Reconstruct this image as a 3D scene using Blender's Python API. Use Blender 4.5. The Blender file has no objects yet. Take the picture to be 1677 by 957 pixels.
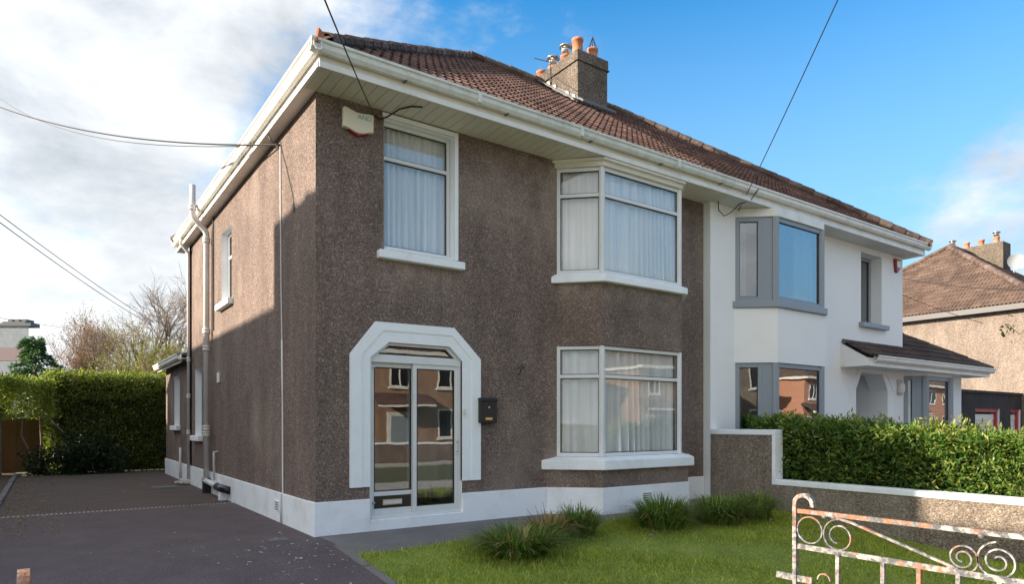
import bpy, math, random
import numpy as np
from mathutils import Vector, Matrix
R_ = math.radians
S = bpy.context.scene
COL = S.collection
random.seed(7)
RNG = np.random.default_rng(7)

# ------------------------------------------------------------------ camera
cd = bpy.data.cameras.new('camera'); cam = bpy.data.objects.new('camera', cd); COL.objects.link(cam)
cam.location = (-2.758, -8.238, 1.434)
cam.rotation_euler = (R_(90), 0, R_(-35))
cd.sensor_width = 36; cd.lens = 36 * 1086 / 1677; cd.shift_y = 0.1279
cd.clip_start = .05; cd.clip_end = 2000
S.camera = cam

# ------------------------------------------------------------------ sun, sky, exposure
SUN = Vector((-1, .40, .42)).normalized()          # towards the sun
sl = bpy.data.lights.new('sun', 'SUN'); sl.energy = 2.4; sl.angle = R_(.6); sl.color = (1, .86, .70)
so = bpy.data.objects.new('sun', sl); COL.objects.link(so)
so.rotation_euler = (-SUN).to_track_quat('-Z', 'Y').to_euler(); so.location = (-20, 10, 20)
S.view_settings.view_transform = 'Standard'; S.view_settings.look = 'None'; S.view_settings.gamma = 1
S.view_settings.exposure = 2.28

W = bpy.data.worlds.new('World'); S.world = W; W.use_nodes = True
nt = W.node_tree; nt.nodes.clear()
def wn(t, **k):
    n = nt.nodes.new(t)
    for a, b in k.items(): setattr(n, a, b)
    return n
def wl(a, b): nt.links.new(a, b)
def wmath(op, a, b=None, clamp=False):
    n = wn('ShaderNodeMath', operation=op, use_clamp=clamp)
    for i, v in enumerate((a, b)):
        if v is None: continue
        if isinstance(v, (int, float)): n.inputs[i].default_value = v
        else: wl(v, n.inputs[i])
    return n.outputs[0]
out = wn('ShaderNodeOutputWorld'); bg = wn('ShaderNodeBackground'); wl(bg.outputs[0], out.inputs[0])
sky = wn('ShaderNodeTexSky', sky_type='NISHITA'); sky.sun_disc = False
sky.sun_elevation = math.asin(SUN.z); sky.sun_rotation = math.atan2(SUN.x, SUN.y)
sky.air_density = 1.0; sky.dust_density = .4; sky.ozone_density = 2.5
tc = wn('ShaderNodeTexCoord'); sep = wn('ShaderNodeSeparateXYZ'); wl(tc.outputs['Generated'], sep.inputs[0])
sq = wn('ShaderNodeMapping'); wl(tc.outputs['Generated'], sq.inputs[0]); sq.inputs['Scale'].default_value = (1, 1, 1.9)
def wnoise(scale, detail, rough, off, dist=0.):
    mp = wn('ShaderNodeMapping'); wl(sq.outputs[0], mp.inputs[0]); mp.inputs['Location'].default_value = off
    n = wn('ShaderNodeTexNoise'); n.inputs['Scale'].default_value = scale; n.inputs['Detail'].default_value = detail; n.inputs['Roughness'].default_value = rough; n.inputs['Distortion'].default_value = dist
    wl(mp.outputs[0], n.inputs['Vector']); return n.outputs[0]
n1 = wnoise(2.3, 9, .58, (1.3, 8.2, 3.7), .15)
n2 = wnoise(3.4, 8, .58, (7.3, 2.2, 1.4), .2)
# broken cloud over most of the sky, opening to blue in the east
dens = wmath('ADD', n1, wmath('MULTIPLY', wmath('MAXIMUM', wmath('SUBTRACT', .35, sep.outputs[0]), -.19), .55))
low = wmath('MULTIPLY', wmath('MAXIMUM', wmath('SUBTRACT', .38, sep.outputs[2]), 0.0), .52)
dens = wmath('ADD', dens, low)
mr = wn('ShaderNodeMapRange', interpolation_type='SMOOTHSTEP'); wl(dens, mr.inputs[0])
mr.inputs[1].default_value = .475; mr.inputs[2].default_value = .655
cr = wn('ShaderNodeMapRange'); wl(n2, cr.inputs[0]); cr.inputs[1].default_value = .34; cr.inputs[2].default_value = .66
ccol = wn('ShaderNodeMixRGB'); wl(cr.outputs[0], ccol.inputs[0]); ccol.inputs[1].default_value = (.76, .80, .85, 1); ccol.inputs[2].default_value = (1.85, 1.87, 1.86, 1)
tint = wn('ShaderNodeMixRGB', blend_type='MULTIPLY'); tint.inputs[0].default_value = 1; wl(sky.outputs[0], tint.inputs[1]); tint.inputs[2].default_value = (.092, .33, .43, 1)
hz = wn('ShaderNodeMapRange'); wl(sep.outputs[2], hz.inputs[0]); hz.inputs[1].default_value = .54; hz.inputs[2].default_value = .10; hz.inputs[3].default_value = 0; hz.inputs[4].default_value = .9
pale = wn('ShaderNodeMixRGB'); wl(hz.outputs[0], pale.inputs[0]); wl(tint.outputs[0], pale.inputs[1]); pale.inputs[2].default_value = (.72, 1.08, 1.40, 1)
mix = wn('ShaderNodeMixRGB'); wl(wmath('MULTIPLY', mr.outputs[0], .93), mix.inputs[0]); wl(pale.outputs[0], mix.inputs[1]); 
# cloud is brighter towards the sun
dot = wn('ShaderNodeVectorMath', operation='DOT_PRODUCT'); wl(tc.outputs['Generated'], dot.inputs[0]); dot.inputs[1].default_value = tuple(SUN)
dm = wmath('MAXIMUM', dot.outputs['Value'], 0.0); fac = wmath('ADD', wmath('MULTIPLY', wmath('MULTIPLY', dm, dm), .9), .90)
vs = wn('ShaderNodeVectorMath', operation='SCALE'); wl(ccol.outputs[0], vs.inputs[0]); wl(fac, vs.inputs['Scale']); wl(vs.outputs[0], mix.inputs[2])
wl(mix.outputs[0], bg.inputs[0]); bg.inputs[1].default_value = .15

# ------------------------------------------------------------------ materials
M = {}
def newmat(name):
    m = bpy.data.materials.new(name); m.use_nodes = True; M[name] = m
    t = m.node_tree; t.nodes.clear()
    o = t.nodes.new('ShaderNodeOutputMaterial')
    return m, t, o
def N(t, ty, **k):
    n = t.nodes.new(ty)
    for a, b in k.items(): setattr(n, a, b)
    return n
def c4(c): return (c[0], c[1], c[2], 1)
def noise(t, scale, detail=4, rough=.55, vec=None, stretch=None):
    g = N(t, 'ShaderNodeNewGeometry').outputs['Position'] if vec is None else vec
    if stretch:
        mp = N(t, 'ShaderNodeMapping'); t.links.new(g, mp.inputs[0]); mp.inputs['Scale'].default_value = stretch; g = mp.outputs[0]
    n = N(t, 'ShaderNodeTexNoise'); n.inputs['Scale'].default_value = scale; n.inputs['Detail'].default_value = detail; n.inputs['Roughness'].default_value = rough
    t.links.new(g, n.inputs['Vector']); return n.outputs[0]
def ramp(t, fac, stops):
    r = N(t, 'ShaderNodeValToRGB'); t.links.new(fac, r.inputs[0]); e = r.color_ramp.elements
    while len(e) < len(stops): e.new(.5)
    for el, (p, c) in zip(e, stops): el.position = p; el.color = c4(c) if not isinstance(c, (int, float)) else (c, c, c, 1)
    return r.outputs[0]
def mixc(t, fac, a, b, blend='MIX'):
    n = N(t, 'ShaderNodeMixRGB', blend_type=blend)
    for i, v in enumerate((fac, a, b)):
        if isinstance(v, (int, float)): n.inputs[i].default_value = v if i == 0 else (v, v, v, 1)
        elif isinstance(v, tuple): n.inputs[i].default_value = c4(v)
        else: t.links.new(v, n.inputs[i])
    return n.outputs[0]
def bsdf(t, o, col, rough=.6, bump=None, metallic=0, spec=.5, coat=0):
    b = N(t, 'ShaderNodeBsdfPrincipled'); b.inputs['Roughness'].default_value = rough; b.inputs['Metallic'].default_value = metallic
    b.inputs['Specular IOR Level'].default_value = spec
    if isinstance(col, tuple): b.inputs['Base Color'].default_value = c4(col)
    else: t.links.new(col, b.inputs['Base Color'])
    if bump:
        bm = N(t, 'ShaderNodeBump'); t.links.new(bump[0], bm.inputs['Height']); bm.inputs['Strength'].default_value = bump[1]; bm.inputs['Distance'].default_value = bump[2]
        t.links.new(bm.outputs[0], b.inputs['Normal'])
    t.links.new(b.outputs[0], o.inputs[0]); return b
def paint(name, col, rough=.5, dirt=.25, dirtcol=(.25, .22, .15), scale=3, spec=.4, bumps=.15):
    m, t, o = newmat(name)
    d = ramp(t, noise(t, scale, 6, .65), [(.45, 0.), (.75, 1.)])
    d2 = ramp(t, noise(t, scale * 9, 4, .6), [(.35, .4), (.8, 1.)])
    c = mixc(t, mixc(t, dirt, 0., mixc(t, 1., d, d2, 'MULTIPLY')), col, dirtcol)
    bsdf(t, o, c, rough, (noise(t, 60, 3), bumps, .004), spec=spec); return m
def plain(name, col, rough=.5, metallic=0, spec=.5):
    m, t, o = newmat(name); bsdf(t, o, col, rough, None, metallic, spec); return m
def stain(t, pos, x0, x1, z0, z1):
    """lime wash-down below a sill: an uneven patch between x0..x1 and z0..z1"""
    sp = N(t, 'ShaderNodeSeparateXYZ'); t.links.new(pos, sp.inputs[0]); nz = noise(t, 3.5, 6, .7)
    def mr_(src, a, b, c, d):
        q = N(t, 'ShaderNodeMapRange'); t.links.new(src, q.inputs[0]); q.inputs[1].default_value = a; q.inputs[2].default_value = b; q.inputs[3].default_value = c; q.inputs[4].default_value = d; return q.outputs[0]
    m1 = mixc(t, 1., mr_(sp.outputs[0], x0 - .1, x0 + .1, 0, 1), mr_(sp.outputs[0], x1 - .1, x1 + .1, 1, 0), 'MULTIPLY')
    m2 = mixc(t, 1., mr_(sp.outputs[2], z0, z1 - .05, 0, 1), mr_(sp.outputs[2], z1, z1 + .05, 1, 0), 'MULTIPLY')
    return mixc(t, 1., mixc(t, 1., m1, m2, 'MULTIPLY'), ramp(t, nz, [(.38, 0.), (.62, 1.)]), 'MULTIPLY')
def dash(name, dark, mid, light, pale, scale=46, amount=.8, palef=(.52, .72), stains=()):
    """pebble dash: small stones of mixed tone set in mortar, weathered in large patches"""
    m, t, o = newmat(name)
    pos = N(t, 'ShaderNodeNewGeometry').outputs['Position']
    v = N(t, 'ShaderNodeTexVoronoi'); v.inputs['Scale'].default_value = scale; v.inputs['Randomness'].default_value = 1; t.links.new(pos, v.inputs['Vector'])
    sp = N(t, 'ShaderNodeSeparateColor'); t.links.new(v.outputs['Color'], sp.inputs[0])
    stone = ramp(t, sp.outputs[0], [(0., dark), (.45, mid), (.8, mid), (1., light)])
    v2 = N(t, 'ShaderNodeTexVoronoi'); v2.inputs['Scale'].default_value = scale * 2.3; t.links.new(pos, v2.inputs['Vector'])
    sp2 = N(t, 'ShaderNodeSeparateColor'); t.links.new(v2.outputs['Color'], sp2.inputs[0])
    stone = mixc(t, .5, stone, ramp(t, sp2.outputs[1], [(0., dark), (.5, mid), (1., light)]))
    w1 = ramp(t, noise(t, .55, 6, .62), [(palef[0], 0.), (palef[1], 1.)])
    w2 = ramp(t, noise(t, 2.2, 5, .6, None, (1, 1, .35)), [(.36, .68), (.7, 1.12)])
    for bx in stains:
        w1 = mixc(t, 1., w1, stain(t, pos, *bx), 'ADD')
    c = mixc(t, mixc(t, amount, 0., w1), stone, mixc(t, .5, stone, pale))
    c = mixc(t, .8, c, w2, 'MULTIPLY')
    mo = ramp(t, v.outputs['Distance'], [(.0, 1.), (.75, .0)])
    h = mixc(t, .5, mo, noise(t, scale * 1.8, 3))
    bsdf(t, o, c, .9, (h, 1., .022), spec=.25); return m
dash('dash', (.072, .052, .045), (.205, .150, .127), (.54, .43, .37), (.50, .41, .34), 58, stains=((.85, 2.1, 3.05, 3.62), (3.8, 6.8, 3.25, 3.62), (2.6, 3.9, 3.6, 5.5), (3.7, 7.0, .40, .74)))
dash('dash_grey', (.09, .07, .055), (.24, .19, .15), (.50, .43, .35), (.42, .38, .32), 34, .7, (.45, .65))
dash('dash_tan', (.14, .108, .088), (.25, .20, .165), (.42, .355, .30), (.38, .33, .28), 30)
dash('dash_pink', (.22, .13, .085), (.40, .25, .165), (.55, .38, .28), (.46, .32, .23), 30)
dash('dash_dark', (.03, .028, .03), (.06, .055, .058), (.14, .13, .13), (.12, .11, .11), 40)
dash('chimney_dash', (.04, .033, .026), (.155, .125, .098), (.36, .30, .25), (.05, .045, .04), 36, .9, (.42, .6))
paint('white_masonry', (.86, .90, .94), .75, .5, (.42, .42, .38), 2.2, .3, .5)
paint('white_render', (.85, .86, .86), .8, .18, (.58, .57, .54), 1.1, .25, .35)
paint('white_gloss', (.78, .77, .73), .35, .55, (.33, .29, .17), 2.6, .5)
paint('gutter_paint', (.68, .70, .66), .45, .8, (.25, .29, .20), 4.5, .45)
paint('cream_board', (.70, .66, .56), .55, .5, (.42, .36, .24), 1.6, .4)
paint('soffit_grey', (.62, .62, .60), .55, .15, (.45, .43, .38), 1.5, .4)
paint('pipe_paint', (.66, .64, .62), .45, .5, (.34, .29, .24), 5, .45)
paint('alu', (.70, .72, .72), .35, .2, (.4, .4, .38), 3, .5, .02)
paint('grey_frame', (.26, .30, .345), .4, .12, (.15, .16, .17), 3, .5, .02)
paint('surround_white', (.86, .90, .93), .7, .2, (.5, .5, .46), 4, .3, .4)
plain('rubber', (.015, .015, .016), .5)
plain('black_plastic', (.012, .012, .014), .35)
plain('letter_plate', (.035, .03, .03), .3)
plain('brass', (.75, .52, .2), .35, 1.)
plain('cream_plastic', (.74, .70, .56), .45)
plain('red_plastic', (.28, .02, .025), .4)
plain('cyan_print', (.12, .36, .45), .6)
plain('steel', (.55, .55, .55), .3, 1.)
plain('lead', (.13, .135, .14), .7, .1)
plain('mortar_pale', (.45, .42, .37), .85)
plain('cable', (.018, .018, .02), .6)
plain('conduit', (.66, .66, .66), .5)
plain('interior_wall', (.42, .41, .39), .85)
plain('interior_floor', (.55, .56, .42), .5)
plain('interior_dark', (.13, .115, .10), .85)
plain('red_frame', (.42, .03, .04), .45)
plain('dish_grey', (.42, .43, .44), .45)
plain('wood_fence', (.14, .085, .035), .85)
plain('yellow_white', (.74, .73, .68), .5)

def tile_mat(name, a, b, c, lich):
    m, t, o = newmat(name)
    oi = N(t, 'ShaderNodeObjectInfo').outputs['Random']; ge = N(t, 'ShaderNodeNewGeometry'); isl = ge.outputs['Random Per Island']
    r = N(t, 'ShaderNodeMath', operation='FRACT'); ad = N(t, 'ShaderNodeMath', operation='ADD'); t.links.new(oi, ad.inputs[0]); t.links.new(isl, ad.inputs[1]); t.links.new(ad.outputs[0], r.inputs[0])
    col = ramp(t, r.outputs[0], [(0., a), (.5, b), (1., c)])
    col = mixc(t, ramp(t, noise(t, 9, 6, .7), [(.52, 0.), (.75, .7)]), col, lich)
    col = mixc(t, .7, col, ramp(t, noise(t, 1.1, 5, .6), [(.3, .55), (.7, 1.2)]), 'MULTIPLY')
    bsdf(t, o, col, .85, (noise(t, 90, 4), .5, .006), spec=.25); return m
tile_mat('tile', (.070, .040, .034), (.10, .056, .046), (.14, .080, .066), (.26, .19, .16))
tile_mat('tile_dark', (.062, .046, .044), (.08, .06, .055), (.10, .075, .068), (.12, .11, .09))
tile_mat('tile_tan', (.095, .065, .052), (.125, .085, .068), (.16, .11, .088), (.21, .175, .14))
tile_mat('hip_tile', (.085, .055, .047), (.125, .085, .07), (.17, .13, .11), (.32, .29, .25))
tile_mat('terracotta', (.42, .16, .085), (.48, .20, .11), (.52, .24, .14), (.30, .17, .12))

def glass(name, f0=.055, tint=(.93, .96, .97), wav=.0):
    m, t, o = newmat(name)
    lw = N(t, 'ShaderNodeLayerWeight'); lw.inputs[0].default_value = .5
    p = N(t, 'ShaderNodeMath', operation='POWER'); t.links.new(lw.outputs['Facing'], p.inputs[0]); p.inputs[1].default_value = 4.
    ma = N(t, 'ShaderNodeMath', operation='MULTIPLY_ADD'); t.links.new(p.outputs[0], ma.inputs[0]); ma.inputs[1].default_value = 1 - f0; ma.inputs[2].default_value = f0
    tr = N(t, 'ShaderNodeBsdfTransparent'); tr.inputs[0].default_value = c4(tint)
    gl = N(t, 'ShaderNodeBsdfGlossy'); gl.inputs['Roughness'].default_value = .0
    if wav:
        bm = N(t, 'ShaderNodeBump'); bm.inputs['Strength'].default_value = wav; bm.inputs['Distance'].default_value = .02
        t.links.new(noise(t, 1.6, 2, .4), bm.inputs['Height']); t.links.new(bm.outputs[0], gl.inputs['Normal'])
    mx = N(t, 'ShaderNodeMixShader'); t.links.new(ma.outputs[0], mx.inputs[0]); t.links.new(tr.outputs[0], mx.inputs[1]); t.links.new(gl.outputs[0], mx.inputs[2])
    t.links.new(mx.outputs[0], o.inputs[0]); return m
glass('glass', .085, (.99, 1., 1.), .05)
glass('glass_new', .26, (.66, .70, .73), .06)
glass('glass_door', .20, (.66, .70, .70), .05)
m, t, o = newmat('net')
b = N(t, 'ShaderNodeBsdfPrincipled'); b.inputs['Base Color'].default_value = (.90, .91, .92, 1); b.inputs['Roughness'].default_value = .9
tl = N(t, 'ShaderNodeBsdfTranslucent'); tl.inputs[0].default_value = (.8, .82, .85, 1)
mx = N(t, 'ShaderNodeMixShader'); mx.inputs[0].default_value = .15; t.links.new(mixc(t, 1., (.93, .94, .95), ramp(t, noise(t, 14, 4, .6, None, (1, 1, .03)), [(.32, .80), (.60, 1.)]), 'MULTIPLY'), b.inputs[0]); t.links.new(b.outputs[0], mx.inputs[1]); t.links.new(tl.outputs[0], mx.inputs[2])
tp = N(t, 'ShaderNodeBsdfTransparent'); m2 = N(t, 'ShaderNodeMixShader'); m2.inputs[0].default_value = .05; t.links.new(mx.outputs[0], m2.inputs[1]); t.links.new(tp.outputs[0], m2.inputs[2]); t.links.new(m2.outputs[0], o.inputs[0])

def leafmat(name, a, b, c, gloss=.45, trans=.25, vary=(.6, 1.25), vs=2.5):
    m, t, o = newmat(name)
    isl = N(t, 'ShaderNodeNewGeometry').outputs['Random Per Island']
    col = ramp(t, isl, [(0., a), (.6, b), (1., c)])
    col = mixc(t, .6, col, ramp(t, noise(t, vs, 5, .65), [(.3, vary[0]), (.7, vary[1])]), 'MULTIPLY')
    bs = N(t, 'ShaderNodeBsdfPrincipled'); t.links.new(col, bs.inputs['Base Color']); bs.inputs['Roughness'].default_value = gloss; bs.inputs['Specular IOR Level'].default_value = .4
    tr = N(t, 'ShaderNodeBsdfTranslucent'); t.links.new(mixc(t, 1., col, (1.1, 1.25, .5), 'MULTIPLY'), tr.inputs[0])
    mx = N(t, 'ShaderNodeMixShader'); mx.inputs[0].default_value = trans
    t.links.new(bs.outputs[0], mx.inputs[1]); t.links.new(tr.outputs[0], mx.inputs[2]); t.links.new(mx.outputs[0], o.inputs[0]); return m
leafmat('leaf_laurel', (.06, .13, .025), (.095, .19, .035), (.21, .27, .05), .35)
leafmat('leaf_hedge', (.075, .11, .022), (.12, .165, .03), (.26, .26, .055), .4, .35)
leafmat('leaf_conifer', (.03, .09, .03), (.055, .14, .045), (.10, .20, .06), .6)
leafmat('leaf_yellow', (.16, .22, .04), (.26, .30, .06), (.40, .38, .10), .4, .4)  # yellower leaf tone; on the back hedge top it carries painted sunlight
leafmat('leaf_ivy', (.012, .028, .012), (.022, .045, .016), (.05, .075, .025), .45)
leafmat('leaf_willow', (.22, .22, .04), (.30, .29, .055), (.40, .36, .10), .6)
leafmat('leaf_red', (.30, .13, .07), (.38, .18, .10), (.42, .26, .13), .6)
leafmat('blade', (.18, .26, .03), (.38, .46, .05), (.70, .64, .19), .5, .4, (.45, 1.2), 1.6)
leafmat('tuft', (.06, .13, .02), (.13, .23, .04), (.36, .37, .11), .4, .35)
leafmat('dry', (.28, .17, .08), (.36, .24, .12), (.45, .33, .18), .7)
plain('bark', (.12, .095, .075), .9)
plain('twig', (.20, .155, .125), .9)
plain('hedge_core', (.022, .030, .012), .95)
plain('soil', (.055, .045, .03), .95)

# ground materials
m, t, o = newmat('lawn_ground')
bsdf(t, o, ramp(t, noise(t, 1.4, 6, .65), [(.3, (.12, .17, .03)), (.6, (.20, .25, .04)), (.8, (.30, .28, .09))]), .95)
m, t, o = newmat('tarmac')
sp = ramp(t, noise(t, 130, 2, .6), [(.50, 0.), (.75, 1.)])
base = ramp(t, noise(t, 1.7, 8, .72), [(.3, (.060, .046, .052)), (.55, (.092, .070, .076)), (.8, (.13, .105, .105))])
fl = ramp(t, noise(t, 7, 8, .8, None, (.5, 1.6, 1)), [(.64, 0.), (.67, 1.)])
fl = mixc(t, 1., fl, ramp(t, noise(t, .45, 3, .5), [(.42, 0.), (.55, 1.)]), 'MULTIPLY')
c = mixc(t, sp, base, (.26, .23, .24)); c = mixc(t, fl, c, (.55, .54, .52))
bsdf(t, o, c, .9, (noise(t, 95, 3, .6), .8, .012), spec=.3)
m, t, o = newmat('tarmac_old')
c = mixc(t, ramp(t, noise(t, 120, 2), [(.5, 0.), (.8, 1.)]), ramp(t, noise(t, 1.0, 6, .65, None, (1, 2.5, 1)), [(.3, (.062, .046, .044)), (.6, (.092, .068, .062)), (.85, (.13, .10, .082))]), (.20, .17, .14))
bsdf(t, o, c, .9, (noise(t, 80, 3), .7, .012), spec=.3)
m, t, o = newmat('concrete')
c = mixc(t, ramp(t, noise(t, 140, 2), [(.45, 0.), (.8, 1.)]), ramp(t, noise(t, 1.6, 6, .65), [(.3, (.11, .10, .10)), (.7, (.18, .17, .165))]), (.26, .25, .25))
bsdf(t, o, c, .9, (noise(t, 70, 4), .6, .01), spec=.3)
m, t, o = newmat('paving'); bsdf(t, o, ramp(t, noise(t, 2, 6, .65), [(.3, (.33, .32, .30)), (.7, (.42, .41, .38))]), .9)
m, t, o = newmat('road_concrete'); bsdf(t, o, ramp(t, noise(t, 2, 6, .65), [(.3, (.24, .235, .23)), (.7, (.31, .30, .29))]), .9)
m, t, o = newmat('ground')
bsdf(t, o, ramp(t, noise(t, .15, 5, .6), [(.3, (.06, .075, .03)), (.7, (.10, .10, .05))]), .95)
m, t, o = newmat('leaf_litter')
bsdf(t, o, ramp(t, noise(t, 14, 6, .7), [(.35, (.035, .028, .018)), (.6, (.09, .06, .03)), (.8, (.18, .12, .06))]), .95, (noise(t, 30, 4), .9, .03))
m, t, o = newmat('iron')
f = ramp(t, noise(t, 8, 6, .66), [(.52, 0.), (.61, 1.)])
f2 = ramp(t, noise(t, 34, 5, .7, None, (1, 1, 1)), [(.44, 0.), (.60, 1.)])
c = mixc(t, f2, (.085, .085, .088), mixc(t, ramp(t, noise(t, 7, 4), [(.4, 0.), (.6, 1.)]), (.47, .43, .38), (.24, .23, .22)))
c = mixc(t, f, c, ramp(t, noise(t, 60, 4), [(.3, (.22, .085, .042)), (.7, (.36, .165, .09))]))
bsdf(t, o, c, .65, (noise(t, 120, 4), .6, .003), spec=.4)
m, t, o = newmat('slate_wall')
c = ramp(t, noise(t, 3, 5), [(.3, (.22, .25, .28)), (.7, (.31, .335, .36))])
bsdf(t, o, c, .8)
plain('band_pink', (.26, .19, .19), .8)
m, t, o = newmat('brick_orange')
bt = N(t, 'ShaderNodeTexBrick'); bt.inputs['Scale'].default_value = 4.5; bt.inputs['Color1'].default_value = (.50, .22, .12, 1); bt.inputs['Color2'].default_value = (.42, .19, .11, 1); bt.inputs['Mortar'].default_value = (.48, .40, .33, 1)
tcx = N(t, 'ShaderNodeTexCoord'); mp = N(t, 'ShaderNodeMapping'); mp.inputs['Rotation'].default_value = (R_(90), 0, 0); t.links.new(tcx.outputs['Object'], mp.inputs[0]); t.links.new(mp.outputs[0], bt.inputs['Vector'])
bsdf(t, o, bt.outputs[0], .85)

# ------------------------------------------------------------------ builders
OFF = {}
def tag(o, label, cat, group=None, kind=None):
    if label: o['label'] = label
    if cat: o['category'] = cat
    if group: o['group'] = group
    if kind: o['kind'] = kind
    return o
def thing(name, label, cat, loc=(0, 0, 0), group=None, rotz=0, local=False):
    o = bpy.data.objects.new(name, None); COL.objects.link(o); o.location = loc; o.rotation_euler = (0, 0, rotz); o.empty_display_size = .2
    OFF[o.name] = (0, 0, 0) if local else tuple(loc)
    return tag(o, label, cat, group)
def link(name, me, parent=None):
    o = bpy.data.objects.new(name, me); COL.objects.link(o)
    if parent: o.parent = parent; OFF[o.name] = OFF.get(parent.name, (0, 0, 0))
    return o
def raw(name, V, F, mats, parent=None, smooth=False, mi=None, loc=None):
    V = np.asarray(V, dtype=float).reshape(-1, 3)
    off = OFF.get(parent.name, (0, 0, 0)) if parent else (loc or (0, 0, 0))
    V = V - np.array(off)
    me = bpy.data.meshes.new(name); me.from_pydata(V.tolist(), [], [list(map(int, f)) for f in F])
    for x in (mats if isinstance(mats, (list, tuple)) else [mats]): me.materials.append(M[x])
    if mi is not None: me.polygons.foreach_set('material_index', mi)
    if smooth: me.polygons.foreach_set('use_smooth', [True] * len(me.polygons))
    me.update()
    o = link(name, me, parent)
    if not parent and loc: o.location = loc
    return o
def fast(name, V, F, mat, parent=None, loc=None):
    """V (n,3) and F (k,m) arrays of equal-sized faces"""
    V = np.asarray(V, dtype=np.float32) - np.array(OFF.get(parent.name, (0, 0, 0)) if parent else (loc or (0, 0, 0)), dtype=np.float32)
    F = np.asarray(F, dtype=np.int32); k, mm = F.shape
    me = bpy.data.meshes.new(name); me.vertices.add(len(V)); me.vertices.foreach_set('co', V.ravel())
    me.loops.add(k * mm); me.loops.foreach_set('vertex_index', F.ravel()); me.polygons.add(k)
    me.polygons.foreach_set('loop_start', np.arange(0, k * mm, mm, dtype=np.int32)); me.polygons.foreach_set('loop_total', np.full(k, mm, dtype=np.int32))
    me.update(calc_edges=True); me.validate(); me.materials.append(M[mat])
    o = link(name, me, parent)
    if not parent and loc: o.location = loc
    return o

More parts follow.
